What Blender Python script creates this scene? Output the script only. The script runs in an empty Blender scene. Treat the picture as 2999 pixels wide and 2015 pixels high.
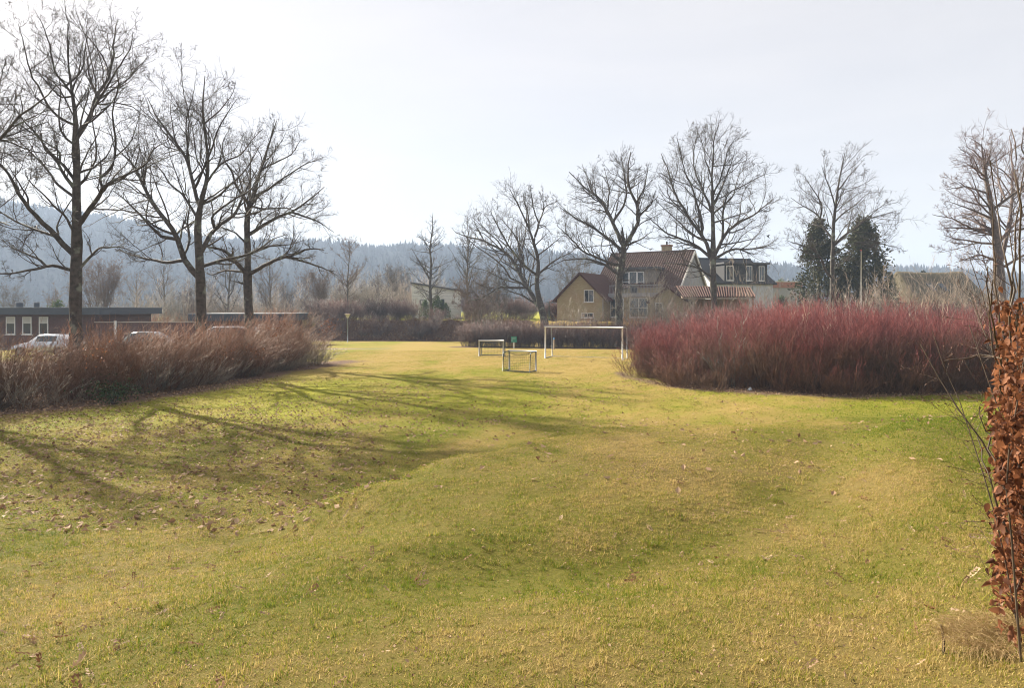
import bpy, math, random
import numpy as np
from mathutils import Vector, Matrix
R = math.radians
scene = bpy.context.scene
col = scene.collection
random.seed(7)

# ------------------------------------------------------------------ camera
F, CX, HOR, EYE = 2000.0, 1499.5, 905.0, 3.1       # focal length and horizon in photo pixels, eye height
cam_d = bpy.data.cameras.new('camera')
cam_d.sensor_width = 36.0
cam_d.lens = 36.0 * F / 2999.0
cam_d.shift_y = -(1007.5 - HOR) / 2999.0
cam_d.clip_start = 0.05
cam_d.clip_end = 6000
cam = bpy.data.objects.new('camera', cam_d)
cam.location = (0, 0, EYE)
cam.rotation_euler = (R(90), 0, 0)
col.objects.link(cam)
scene.camera = cam

# ------------------------------------------------------------------ sky, sun, exposure
SUN_AZ, SUN_EL = -46.0, 29.0
world = bpy.data.worlds.new('World')
scene.world = world
world.use_nodes = True
wn, wl = world.node_tree.nodes, world.node_tree.links
wn.clear()
sky = wn.new('ShaderNodeTexSky'); sky.sky_type = 'NISHITA'; sky.sun_disc = False
sky.sun_elevation = R(SUN_EL); sky.sun_rotation = R(SUN_AZ)
sky.air_density = 1.0; sky.dust_density = 1.2; sky.ozone_density = 1.2; sky.altitude = 50
wtc = wn.new('ShaderNodeTexCoord')
wmap = wn.new('ShaderNodeMapping'); wmap.inputs['Scale'].default_value = (1.0, 1.0, 5.0)
wmap.inputs['Rotation'].default_value = (R(4), R(7), R(20))
wnoi = wn.new('ShaderNodeTexNoise'); wnoi.inputs['Scale'].default_value = 1.7; wnoi.inputs['Detail'].default_value = 6
wnoi.inputs['Roughness'].default_value = 0.55; wnoi.inputs['Distortion'].default_value = 0.35
wramp = wn.new('ShaderNodeValToRGB')
wramp.color_ramp.elements[0].position = 0.38; wramp.color_ramp.elements[0].color = (0.62, 0.62, 0.62, 1)
wramp.color_ramp.elements[1].position = 0.72; wramp.color_ramp.elements[1].color = (0.74, 0.74, 0.74, 1)
wmix = wn.new('ShaderNodeMixRGB'); wmix.inputs['Color2'].default_value = (10.0, 9.25, 8.8, 1)   # thin high cirrus veil
wbg = wn.new('ShaderNodeBackground'); wbg.inputs['Strength'].default_value = 0.036
wout = wn.new('ShaderNodeOutputWorld')
wl.new(wtc.outputs['Generated'], wmap.inputs['Vector']); wl.new(wmap.outputs['Vector'], wnoi.inputs['Vector'])
wl.new(wnoi.outputs['Fac'], wramp.inputs['Fac']); wl.new(wramp.outputs['Color'], wmix.inputs['Fac'])
wl.new(sky.outputs['Color'], wmix.inputs['Color1']); wl.new(wmix.outputs['Color'], wbg.inputs['Color'])
wl.new(wbg.outputs['Background'], wout.inputs['Surface'])
sun_vec = Vector((math.sin(R(SUN_AZ)) * math.cos(R(SUN_EL)), math.cos(R(SUN_AZ)) * math.cos(R(SUN_EL)), math.sin(R(SUN_EL))))
sun_d = bpy.data.lights.new('sun', 'SUN'); sun_d.energy = 5.0; sun_d.angle = R(0.55); sun_d.color = (1.0, 0.91, 0.76)
sun = bpy.data.objects.new('sun', sun_d); sun.location = (-40, 40, 60)
sun.rotation_euler = sun_vec.to_track_quat('Z', 'Y').to_euler()
col.objects.link(sun)
vs = scene.view_settings
vs.view_transform = 'Standard'; vs.look = 'None'; vs.exposure = 1.62; vs.gamma = 1.0; vs.use_curve_mapping = False
cy = scene.cycles
cy.max_bounces = 5; cy.diffuse_bounces = 2; cy.glossy_bounces = 2; cy.transmission_bounces = 3; cy.volume_bounces = 0
cy.transparent_max_bounces = 8; cy.caustics_reflective = False; cy.caustics_refractive = False
cy.use_adaptive_sampling = False
cy.use_denoising = True
cy.filter_width = 1.05
cy.denoiser = 'OPENIMAGEDENOISE'; cy.denoising_input_passes = 'RGB_ALBEDO_NORMAL'; cy.denoising_prefilter = 'ACCURATE'

# ------------------------------------------------------------------ helpers
def W(px, py, d):
    """photo pixel + distance -> place in the world"""
    return ((px - CX) * d / F, d, EYE - (py - HOR) * d / F)

def sstep(x):
    x = np.clip(x, 0.0, 1.0)
    return x * x * (3 - 2 * x)

def tag(o, label=None, cat=None, group=None, kind=None):
    if label: o['label'] = label
    if cat: o['category'] = cat
    if group: o['group'] = group
    if kind: o['kind'] = kind
    return o

def empty(name, loc=(0, 0, 0), rz=0.0):
    o = bpy.data.objects.new(name, None)
    o.empty_display_size = 0.2
    o.location = loc; o.rotation_euler = (0, 0, rz)
    col.objects.link(o)
    return o

def link(name, mesh, material=None, parent=None, loc=None, rz=None):
    o = bpy.data.objects.new(name, mesh)
    if material is not None and not mesh.materials:
        for m in (material if isinstance(material, (list, tuple)) else (material,)):
            mesh.materials.append(m)
    if parent is not None: o.parent = parent
    if loc is not None: o.location = loc
    if rz is not None: o.rotation_euler = (0, 0, rz)
    col.objects.link(o)
    return o

def np_mesh(name, verts, faces, attr=None, smooth=True):
    """faces: list of (m,k) int arrays; attr: dict name -> per-vertex floats"""
    me = bpy.data.meshes.new(name)
    verts = np.asarray(verts, dtype=np.float32).reshape(-1, 3)
    faces = [np.asarray(f, dtype=np.int32) for f in faces if len(f)]
    nl = sum(f.size for f in faces); nf = sum(len(f) for f in faces)
    me.vertices.add(len(verts)); me.vertices.foreach_set('co', verts.ravel())
    me.loops.add(nl); me.loops.foreach_set('vertex_index', np.concatenate([f.ravel() for f in faces]))
    tot = np.concatenate([np.full(len(f), f.shape[1], dtype=np.int32) for f in faces])
    start = np.concatenate([[0], np.cumsum(tot)[:-1]]).astype(np.int32)
    me.polygons.add(nf); me.polygons.foreach_set('loop_start', start)
    try: me.polygons.foreach_set('loop_total', tot)
    except Exception: pass
    me.polygons.foreach_set('use_smooth', np.full(nf, bool(smooth)))
    if attr:
        for k, v in attr.items():
            a = me.attributes.new(k, 'FLOAT', 'POINT'); a.data.foreach_set('value', np.asarray(v, dtype=np.float32).ravel())
    me.update(calc_edges=True)
    return me

class MB:
    """collects boxes, prisms and tubes for one mesh"""
    def __init__(s): s.v = []; s.f = []
    def add(s, v, f):
        b = len(s.v); s.v += [tuple(p) for p in v]; s.f += [tuple(b + i for i in q) for q in f]; return s
    def box(s, x0, x1, y0, y1, z0, z1):
        v = [(x, y, z) for z in (z0, z1) for y in (y0, y1) for x in (x0, x1)]
        return s.add(v, [(0, 2, 3, 1), (4, 5, 7, 6), (0, 1, 5, 4), (2, 6, 7, 3), (0, 4, 6, 2), (1, 3, 7, 5)])
    def prism(s, poly, axis, a, b):
        """polygon of 2D points extruded along an axis: x -> (y,z), y -> (x,z), z -> (x,y)"""
        def P(p, t): return (t, p[0], p[1]) if axis == 'x' else (p[0], t, p[1]) if axis == 'y' else (p[0], p[1], t)
        n = len(poly)
        v = [P(p, a) for p in poly] + [P(p, b) for p in poly]
        f = [tuple(range(n)), tuple(range(2 * n - 1, n - 1, -1))] + [(i, (i + 1) % n, n + (i + 1) % n, n + i) for i in range(n)]
        return s.add(v, f)
    def hexa(s, low, high):
        """two quads (4 points each) joined"""
        return s.add(list(low) + list(high), [(0, 1, 2, 3), (7, 6, 5, 4)] + [(i, (i + 1) % 4, 4 + (i + 1) % 4, 4 + i) for i in range(4)])
    def tube(s, pts, r, k=8, cap=True):
        pts = [Vector(p) for p in pts]; rr = r if isinstance(r, (list, tuple)) else [r] * len(pts)
        b = len(s.v); n = len(pts)
        for i, p in enumerate(pts):
            t = (pts[min(i + 1, n - 1)] - pts[max(i - 1, 0)]).normalized()
            u = t.cross(Vector((0, 0, 1)) if abs(t.z) < 0.95 else Vector((1, 0, 0))).normalized(); w = t.cross(u)
            for j in range(k):
                a = 2 * math.pi * j / k
                s.v.append(tuple(p + (u * math.cos(a) + w * math.sin(a)) * rr[i]))
        for i in range(n - 1):
            for j in range(k):
                s.f.append((b + i * k + j, b + i * k + (j + 1) % k, b + (i + 1) * k + (j + 1) % k, b + (i + 1) * k + j))
        if cap:
            s.f.append(tuple(b + j for j in range(k))); s.f.append(tuple(b + (n - 1) * k + j for j in reversed(range(k))))
        return s
    def build(s, name, material, parent=None, loc=None, rz=None, smooth=False):
        me = bpy.data.meshes.new(name); me.from_pydata(s.v, [], s.f); me.validate()
        if smooth: me.polygons.foreach_set('use_smooth', [True] * len(me.polygons))
        me.update()
        return link(name, me, material, parent, loc, rz)

# ------------------------------------------------------------------ materials
def new_mat(name):
    m = bpy.data.materials.new(name); m.use_nodes = True
    return m, m.node_tree.nodes, m.node_tree.links, m.node_tree.nodes['Principled BSDF']

def mat(name, c, rough=0.7, var=0.25, scale=8.0, metal=0.0, bump=0.0, spec=0.4, coat=0.0, c2=None, detail=5):
    """plain surface with mottled colour and fine relief"""
    m, n, l, p = new_mat(name)
    tc = n.new('ShaderNodeTexCoord'); no = n.new('ShaderNodeTexNoise')
    no.inputs['Scale'].default_value = scale; no.inputs['Detail'].default_value = detail; no.inputs['Roughness'].default_value = 0.6
    l.new(tc.outputs['Object'], no.inputs['Vector'])
    mx = n.new('ShaderNodeMixRGB')
    lo = tuple(x * (1 - var) for x in c); hi = tuple(min(1, x * (1 + var)) for x in (c2 or c))
    mx.inputs['Color1'].default_value = (*lo, 1); mx.inputs['Color2'].default_value = (*hi, 1)
    l.new(no.outputs['Fac'], mx.inputs['Fac']); l.new(mx.outputs['Color'], p.inputs['Base Color'])
    p.inputs['Roughness'].default_value = rough; p.inputs['Metallic'].default_value = metal
    p.inputs['Specular IOR Level'].default_value = spec; p.inputs['Coat Weight'].default_value = coat
    if bump:
        b = n.new('ShaderNodeBump'); b.inputs['Strength'].default_value = bump; b.inputs['Distance'].default_value = 0.02
        l.new(no.outputs['Fac'], b.inputs['Height']); l.new(b.outputs['Normal'], p.inputs['Normal'])
    return m

def wood_mat(name, old, young, rough=0.75, spec=0.35, lichen=None, scale=6.0):
    """bark: colour runs from old wood to young shoot along the attribute 'age'"""
    m, n, l, p = new_mat(name)
    at = n.new('ShaderNodeAttribute'); at.attribute_name = 'age'
    mx = n.new('ShaderNodeMixRGB'); mx.inputs['Color1'].default_value = (*old, 1); mx.inputs['Color2'].default_value = (*young, 1)
    l.new(at.outputs['Fac'], mx.inputs['Fac'])
    tc = n.new('ShaderNodeTexCoord'); no = n.new('ShaderNodeTexNoise'); no.inputs['Scale'].default_value = scale; no.inputs['Detail'].default_value = 6
    l.new(tc.outputs['Object'], no.inputs['Vector'])
    rp = n.new('ShaderNodeValToRGB'); rp.color_ramp.elements[0].position = 0.3; rp.color_ramp.elements[0].color = (0.45, 0.45, 0.45, 1)
    rp.color_ramp.elements[1].position = 0.7; rp.color_ramp.elements[1].color = (1.35, 1.35, 1.35, 1)
    l.new(no.outputs['Fac'], rp.inputs['Fac'])
    mu = n.new('ShaderNodeMixRGB'); mu.blend_type = 'MULTIPLY'; mu.inputs['Fac'].default_value = 1.0
    oi = n.new('ShaderNodeObjectInfo')                      # every plant a little lighter or darker, redder or browner than the next
    r3 = n.new('ShaderNodeValToRGB'); r3.color_ramp.elements[0].color = (0.62, 0.74, 0.78, 1); r3.color_ramp.elements[1].color = (1.34, 1.26, 1.18, 1)
    l.new(oi.outputs['Random'], r3.inputs['Fac'])
    m3 = n.new('ShaderNodeMixRGB'); m3.blend_type = 'MULTIPLY'; m3.inputs['Fac'].default_value = 1.0 if not lichen else 0.0
    l.new(mx.outputs['Color'], m3.inputs['Color1']); l.new(r3.outputs['Color'], m3.inputs['Color2'])
    l.new(m3.outputs['Color'], mu.inputs['Color1']); l.new(rp.outputs['Color'], mu.inputs['Color2'])
    last = mu
    if lichen:
        n2 = n.new('ShaderNodeTexNoise'); n2.inputs['Scale'].default_value = 2.2; n2.inputs['Detail'].default_value = 7
        l.new(tc.outputs['Object'], n2.inputs['Vector'])
        r2 = n.new('ShaderNodeValToRGB'); r2.color_ramp.elements[0].position = 0.56; r2.color_ramp.elements[1].position = 0.66
        l.new(n2.outputs['Fac'], r2.inputs['Fac'])
        m2 = n.new('ShaderNodeMixRGB'); m2.inputs['Color2'].default_value = (*lichen, 1)
        l.new(r2.outputs['Color'], m2.inputs['Fac']); l.new(mu.outputs['Color'], m2.inputs['Color1']); last = m2
        b = n.new('ShaderNodeBump'); b.inputs['Strength'].default_value = 0.7; b.inputs['Distance'].default_value = 0.04
        mp = n.new('ShaderNodeMapping'); mp.inputs['Scale'].default_value = (14, 14, 2.5)
        n3 = n.new('ShaderNodeTexNoise'); n3.inputs['Scale'].default_value = 1.0; n3.inputs['Detail'].default_value = 4
        l.new(tc.outputs['Object'], mp.inputs['Vector']); l.new(mp.outputs['Vector'], n3.inputs['Vector'])
        l.new(n3.outputs['Fac'], b.inputs['Height']); l.new(b.outputs['Normal'], p.inputs['Normal'])
    l.new(last.outputs['Color'], p.inputs['Base Color'])
    p.inputs['Roughness'].default_value = rough; p.inputs['Specular IOR Level'].default_value = spec
    return m

def leaf_mat(name, c1, c2, trans=0.4, rough=0.55, scale=9.0, attr=True, spec=0.2):
    """thin leaf or blade: diffuse and translucent, colour varied by the attribute 'tone' and by place"""
    m, n, l, p = new_mat(name)
    mx = n.new('ShaderNodeMixRGB'); mx.inputs['Color1'].default_value = (*c1, 1); mx.inputs['Color2'].default_value = (*c2, 1)
    if attr:
        at = n.new('ShaderNodeAttribute'); at.attribute_name = 'tone'; l.new(at.outputs['Fac'], mx.inputs['Fac'])
    else:
        oi = n.new('ShaderNodeObjectInfo'); l.new(oi.outputs['Random'], mx.inputs['Fac'])
    l.new(mx.outputs['Color'], p.inputs['Base Color']); p.inputs['Roughness'].default_value = rough; p.inputs['Specular IOR Level'].default_value = spec
    tr = n.new('ShaderNodeBsdfTranslucent'); l.new(mx.outputs['Color'], tr.inputs['Color'])
    ms = n.new('ShaderNodeMixShader'); ms.inputs['Fac'].default_value = trans
    out = n['Material Output']
    l.new(p.outputs['BSDF'], ms.inputs[1]); l.new(tr.outputs['BSDF'], ms.inputs[2]); l.new(ms.outputs['Shader'], out.inputs['Surface'])
    return m

def brick_mat(name, c1, c2, mortar, sx=0.24, sz=0.08):
    m, n, l, p = new_mat(name)
    tc = n.new('ShaderNodeTexCoord'); ge = n.new('ShaderNodeNewGeometry')
    sp = n.new('ShaderNodeSeparateXYZ'); l.new(tc.outputs['Object'], sp.inputs['Vector'])
    ad = n.new('ShaderNodeMath'); ad.operation = 'ADD'; l.new(sp.outputs['X'], ad.inputs[0]); l.new(sp.outputs['Y'], ad.inputs[1])
    cb = n.new('ShaderNodeCombineXYZ'); l.new(ad.outputs[0], cb.inputs['X']); l.new(sp.outputs['Z'], cb.inputs['Y'])
    br = n.new('ShaderNodeTexBrick'); br.inputs['Scale'].default_value = 1.0
    br.inputs['Brick Width'].default_value = sx; br.inputs['Row Height'].default_value = sz; br.inputs['Mortar Size'].default_value = 0.008
    br.inputs['Color1'].default_value = (*c1, 1); br.inputs['Color2'].default_value = (*c2, 1); br.inputs['Mortar'].default_value = (*mortar, 1)
    l.new(cb.outputs['Vector'], br.inputs['Vector'])
    no = n.new('ShaderNodeTexNoise'); no.inputs['Scale'].default_value = 0.9; no.inputs['Detail'].default_value = 6
    l.new(tc.outputs['Object'], no.inputs['Vector'])
    mu = n.new('ShaderNodeMixRGB'); mu.blend_type = 'MULTIPLY'; mu.inputs['Fac'].default_value = 0.5
    l.new(br.outputs['Color'], mu.inputs['Color1']); l.new(no.outputs['Color'], mu.inputs['Color2'])
    hs = n.new('ShaderNodeMixRGB'); hs.inputs['Fac'].default_value = 0.35
    l.new(br.outputs['Color'], hs.inputs['Color1']); l.new(mu.outputs['Color'], hs.inputs['Color2'])
    l.new(hs.outputs['Color'], p.inputs['Base Color']); p.inputs['Roughness'].default_value = 0.85
    b = n.new('ShaderNodeBump'); b.inputs['Strength'].default_value = 0.5; b.inputs['Distance'].default_value = 0.01
    l.new(br.outputs['Fac'], b.inputs['Height']); b.invert = True; l.new(b.outputs['Normal'], p.inputs['Normal'])
    return m

def glass_mat(name, tint=(0.03, 0.04, 0.05)):
    m, n, l, p = new_mat(name)
    p.inputs['Base Color'].default_value = (*tint, 1); p.inputs['Roughness'].default_value = 0.06; p.inputs['Specular IOR Level'].default_value = 0.8
    return m

M = {
    'oak': wood_mat('oak_bark', (0.07, 0.058, 0.046), (0.08, 0.058, 0.042), lichen=(0.16, 0.17, 0.13)),
    'birch': wood_mat('grey_bark', (0.14, 0.115, 0.09), (0.13, 0.085, 0.06)),
    'bush': wood_mat('thicket_wood', (0.165, 0.088, 0.053), (0.32, 0.168, 0.102), rough=0.6, spec=0.2),
    'dogwood': wood_mat('dogwood_wood', (0.165, 0.095, 0.06), (0.225, 0.064, 0.062), rough=0.6, spec=0.2),
    'mauve': wood_mat('mauve_wood', (0.12, 0.088, 0.072), (0.2, 0.12, 0.105), rough=0.55),
    'pale': wood_mat('pale_wood', (0.2, 0.165, 0.13), (0.42, 0.34, 0.27), rough=0.55),
    'beech': wood_mat('beech_wood', (0.1, 0.068, 0.045), (0.12, 0.06, 0.04), rough=0.55, spec=0.3),
    'white': mat('white_paint', (0.72, 0.72, 0.71), 0.45, 0.08, 5),
    'post_grey': mat('goal_paint_shaded', (0.4, 0.41, 0.42), 0.5, 0.15, 20),  # small goals' white posts, their backlit shade put into the colour
    'post_white': mat('goal_paint', (0.7, 0.7, 0.7), 0.4, 0.1, 20),
    'dark_metal': mat('dark_green_metal', (0.06, 0.085, 0.08), 0.45, 0.2, 20, metal=0.3),
    'galv': mat('galvanised_metal', (0.3, 0.32, 0.34), 0.45, 0.15, 25, metal=0.6),
    'net': mat('net_cord', (0.05, 0.055, 0.05), 0.8, 0.1, 5),
    'slate': mat('blue_grey_fascia', (0.055, 0.065, 0.085), 0.6, 0.15, 3),
    'roofing': mat('roofing_felt', (0.09, 0.09, 0.095), 0.85, 0.2, 6, bump=0.2),
    'dark_roof': mat('dark_slate_roof', (0.028, 0.028, 0.03), 0.7, 0.35, 7, bump=0.3),
    'red_brick': brick_mat('red_brick', (0.13, 0.055, 0.042), (0.095, 0.042, 0.034), (0.13, 0.11, 0.1)),
    'yellow_brick': brick_mat('yellow_brick', (0.45, 0.37, 0.22), (0.38, 0.3, 0.17), (0.4, 0.35, 0.27)),
    'white_wall': mat('rendered_wall', (0.75, 0.74, 0.7), 0.9, 0.1, 2.5),
    'grey_wall': mat('grey_render', (0.34, 0.34, 0.36), 0.9, 0.12, 2.5),
    'pale_wall': mat('pale_blue_grey_wall', (0.55, 0.57, 0.62), 0.85, 0.08, 3),
    'glass': glass_mat('window_glass'),
    'blind': mat('window_blind', (0.5, 0.5, 0.48), 0.8, 0.06, 8),
    'tile': mat('red_roof_tile', (0.085, 0.056, 0.046), 0.85, 0.55, 2.4, bump=0.2, c2=(0.13, 0.086, 0.07), spec=0.2),
    'tile_dark': mat('dull_roof_tile', (0.085, 0.042, 0.033), 0.85, 0.4, 3.0, bump=0.2, spec=0.2),
    'tile_orange': mat('orange_roof_tile', (0.12, 0.066, 0.048), 0.85, 0.5, 2.6, bump=0.2, spec=0.2),
    'thatch': mat('mossy_thatch', (0.06, 0.047, 0.028), 0.95, 0.5, 3.5, bump=0.6, c2=(0.1, 0.08, 0.04)),
    'asphalt': mat('asphalt', (0.06, 0.06, 0.062), 0.9, 0.25, 12, bump=0.15),
    'gravel': mat('pale_gravel', (0.34, 0.3, 0.26), 0.95, 0.25, 30, bump=0.2),
    'timber': mat('weathered_timber', (0.3, 0.24, 0.18), 0.85, 0.25, 12),
    'green_sign': mat('green_sign_paint', (0.02, 0.2, 0.14), 0.4, 0.05, 4),
    'blue': mat('blue_paint', (0.12, 0.3, 0.6), 0.5, 0.05, 4),
    'silver': mat('silver_car_paint', (0.55, 0.57, 0.6), 0.22, 0.04, 3, metal=0.7, coat=1.0),
    'dark_green': mat('dark_green_car_paint', (0.05, 0.09, 0.085), 0.22, 0.04, 3, metal=0.3, coat=1.0),
    'white_car': mat('white_car_paint', (0.7, 0.71, 0.74), 0.25, 0.04, 3, coat=1.0),
    'rubber': mat('tyre_rubber', (0.02, 0.02, 0.02), 0.85, 0.2, 20),
    'plastic': mat('pale_plastic', (0.6, 0.66, 0.7), 0.35, 0.1, 8),
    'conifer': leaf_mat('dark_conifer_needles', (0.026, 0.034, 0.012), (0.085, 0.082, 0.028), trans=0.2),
    'conifer_green': leaf_mat('bright_conifer_needles', (0.035, 0.07, 0.015), (0.1, 0.14, 0.03), trans=0.25),
    'spruce': leaf_mat('spruce_needles', (0.03, 0.045, 0.035), (0.07, 0.085, 0.06), trans=0.15),
    'wood_mass': leaf_mat('far_forest', (0.012, 0.018, 0.016), (0.026, 0.028, 0.021), trans=0.0, rough=1.0, spec=0.0),
    'copper': leaf_mat('copper_beech_leaf', (0.07, 0.022, 0.01), (0.36, 0.15, 0.07), trans=0.4, rough=0.65),
    'copper_obj': leaf_mat('copper_beech_leaf_single', (0.07, 0.022, 0.01), (0.38, 0.16, 0.075), trans=0.4, rough=0.65, attr=False),
    'litter': leaf_mat('dry_leaf_litter', (0.14, 0.07, 0.032), (0.44, 0.3, 0.185), trans=0.15, rough=0.8),
    'litter_obj': leaf_mat('dry_leaf', (0.17, 0.07, 0.028), (0.46, 0.33, 0.22), trans=0.15, rough=0.8, attr=False),
    'evergreen': leaf_mat('evergreen_leaf', (0.015, 0.035, 0.012), (0.05, 0.09, 0.025), trans=0.2, rough=0.65),
    'catkin': leaf_mat('yellow_catkins', (0.3, 0.24, 0.07), (0.42, 0.34, 0.12), trans=0.3),
    'straw': leaf_mat('dry_straw', (0.34, 0.22, 0.085), (0.62, 0.46, 0.24), trans=0.3),
}

# ------------------------------------------------------------------ terrain heights
_TY = [-60, 0, 3, 5, 7, 9, 12, 16, 20, 26, 32, 45, 72, 4000]
_TL = [1.6, 1.6, 1.32, .98, .66, .42, .22, .08, .01, .01, 0, 0, -.45, -.45]
_TR = [1.6, 1.6, 1.45, 1.15, 1.09, 1.15, 1.05, .44, .20, .10, .05, 0, -.45, -.45]
def seg_dist(X, Y, pts):
    d = np.full(np.shape(X), 1e9)
    for (ax, ay), (bx, by) in zip(pts[:-1], pts[1:]):
        vx, vy = bx - ax, by - ay
        t = np.clip(((X - ax) * vx + (Y - ay) * vy) / (vx * vx + vy * vy), 0, 1)
        d = np.minimum(d, np.hypot(X - ax - t * vx, Y - ay - t * vy))
    return d
def ease_table(Y, tab):
    # table lookup softened so that the slopes do not show creases
    return sum(np.interp(Y * (1 + k) , _TY, tab) for k in (-0.1, -0.05, 0, 0.05, 0.1)) / 5
def ground_z(X, Y):
    X = np.asarray(X, float); Y = np.asarray(Y, float)
    zl, zr = ease_table(Y, _TL), ease_table(Y, _TR)
    xc = np.interp(Y, [0, 5.5, 8.0, 9.9, 11.7, 14.4, 16, 40], [-3.6, -3.1, -2.6, -2.2, -0.5, 2.0, 3.6, 8.0])
    w = sstep((X - xc + 0.35 + 0.3 * np.sin(Y * 1.7) + 0.15 * np.sin(X * 2.3 + Y * 3.1)) / np.interp(Y, [6, 8, 12, 15], [2.6, 2.2, 2.5, 5.0]))
    z = zl + (zr - zl) * w
    z = z - 0.05 * np.exp(-((X - xc) / 0.6) ** 2) * sstep((Y - 6) / 2) * sstep((14 - Y) / 2)
    z = z - 0.14 * np.exp(-(seg_dist(X, Y, [(6.5, 12.3), (2.5, 6.7), (1.0, 5.4), (0.0, 5.2)]) / 0.7) ** 2)
    z = z + 0.26 * sstep((X - 0.46 * Y) / 1.2) * sstep((15 - Y) / 5)
    near = sstep((60 - Y) / 20)
    z = z + near * (0.018 * np.sin(X * 1.9 + 0.7 * np.sin(Y * 0.9)) * np.sin(Y * 1.6 + 1.1) + 0.03 * np.sin(X * 0.63 + 1.3) * np.sin(Y * 0.51 + 0.4)
                    + 0.008 * np.sin(X * 5.1 + 2 * np.sin(Y * 2.2)) * np.sin(Y * 4.7 + np.sin(X * 3.1)))
    yb = np.interp(X, [-60, -26, -22, -2, 2, 8, 40, 100], [80, 80, 77, 75, 68, 62.5, 60, 60]) + 0.45 * np.sin(X * 1.3) * np.sin(X * .47 + 1)
    z = z + (2.2 + .12 * np.sin(X * 1.9 + Y * 1.1) * np.sin(X * .7 - Y * 1.7)) * sstep((Y - yb) / 3.6) * sstep((X + 27) / 4)
    return z
def gz(x, y): return float(ground_z(x, y))
# ------------------------------------------------------------------ lawn colour fields (what grows where)
_rs = np.random.default_rng(11)
_waves = [(_rs.uniform(-1, 1), _rs.uniform(-1, 1), _rs.uniform(0, 6.28), _rs.uniform(0, 6.28), f) for f in (0.35, 0.5, 0.8, 1.1, 1.7, 2.6, 3.7, 5.5) for _ in range(3)]
def fuzz(X, Y, s=1.0):
    """soft pseudo-random field, about -1..1"""
    z = 0
    for a, b, p, q, f in _waves:
        wx = X + 0.6 / f * np.sin(b * f * Y * s + q)
        z = z + np.sin(f * s * (a * wx + b * Y) * 1.6 + p) / f ** 0.45
    return z / 5.5
HEDGE_FOOT = [(-17.5, 19.3), (-15.3, 20.7), (-13.8, 23.0), (-12.6, 27.5), (-11.6, 34.5), (-10.4, 39.5)]
RED_FOOT = [(5.2, 33.0), (5.3, 30.6), (7.0, 26.2), (9.0, 23.9), (11.5, 23.0), (17.5, 24.4)]
def dryness(X, Y):
    n = fuzz(X, Y, 1.0); n2 = fuzz(X + 31, Y - 17, 2.3); n3 = fuzz(X * 3.1 + 5, Y * 3.1, 1.9)
    d = 0.47 + 0.11 * n + 0.17 * n2 + 0.17 * n3
    mound = np.exp(-(((X - 2.1) / 1.9) ** 2 + ((Y - 8.6) / 2.6) ** 2))
    d = d + 0.42 * mound
    d = d + 0.42 * np.exp(-(((X - 1.0) / 1.3) ** 2 + ((Y - 3.3) / 0.9) ** 2))
    d = d + 0.34 * sstep((Y - 28) / 12) * sstep((75 - Y) / 5) * sstep((X + 12) / 3)
    d = d - 0.2 * np.exp(-(seg_dist(X, Y, [(6.5, 12.3), (2.5, 6.7), (1.0, 5.2), (-1.2, 5.0)]) / 0.7) ** 2)
    d = d - 0.36 * sstep((X - 0.42 * Y - .3) / 2) * sstep((24 - Y) / 4)
    d = d - 0.22 * np.exp(-(((X + 6.5) / 4) ** 2 + ((Y - 23) / 5.5) ** 2))
    d = d - 0.5 * sstep((Y - 74) / 4)
    return np.clip(d, 0, 1)
def mossy(X, Y):
    return np.clip(np.exp(-(((X + 7.0) / 4.5) ** 2 + ((Y - 24.0) / 5.0) ** 2)) * (0.55 + 0.6 * fuzz(X + 3, Y + 9, 1.7)) + 0.9 * sstep((Y - 76) / 3), 0, 1)
def litterness(X, Y):
    a = np.exp(-np.maximum(seg_dist(X, Y, HEDGE_FOOT) - 0.7, 0) / 1.3)
    b = 0.8 * np.exp(-np.maximum(seg_dist(X, Y, RED_FOOT) - 0.1, 0) / 0.5)
    inside = sstep((np.interp(Y, [19.3, 20.7, 23, 27.5, 34.5, 39.5], [-17, -15.3, -13.8, -12.6, -11.6, -10.4]) - X) / 0.8) * sstep((41 - Y) / 2) * sstep((Y - 15) / 3)
    inr = sstep((Y - np.interp(X, [4.6, 5.4, 7, 9, 11.5, 17.5, 30], [34, 30.6, 26.2, 23.9, 23.0, 24.4, 26])) / 0.7) * sstep((X - 6.2) / .6) * sstep((41 - Y) / 3)
    bushes = np.exp(-np.maximum(seg_dist(X, Y, [(-4, 60.5), (4, 58.6), (11, 57)]) - 1.2, 0) / 0.6)
    bank = sstep((Y - np.interp(X, [-24, -2, 2], [75, 73, 67])) / 1.0) * sstep((81.5 - Y) / 2.0) * sstep((X + 26) / 3) * sstep((3 - X) / 2)
    return np.clip(np.maximum.reduce([a + 0.25 * fuzz(X, Y, 3.0) * a, b, inside, inr, bushes, bank]), 0, 1)

def axis(lo, hi, centre, step, grow, cap):
    out = [centre]
    for sgn, lim in ((1, hi), (-1, lo)):
        x, s = centre, step
        while (lim - x) * sgn > 0:
            x += s * sgn; s = min(s * grow, cap); out.append(x)
    return np.array(sorted(out))

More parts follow.
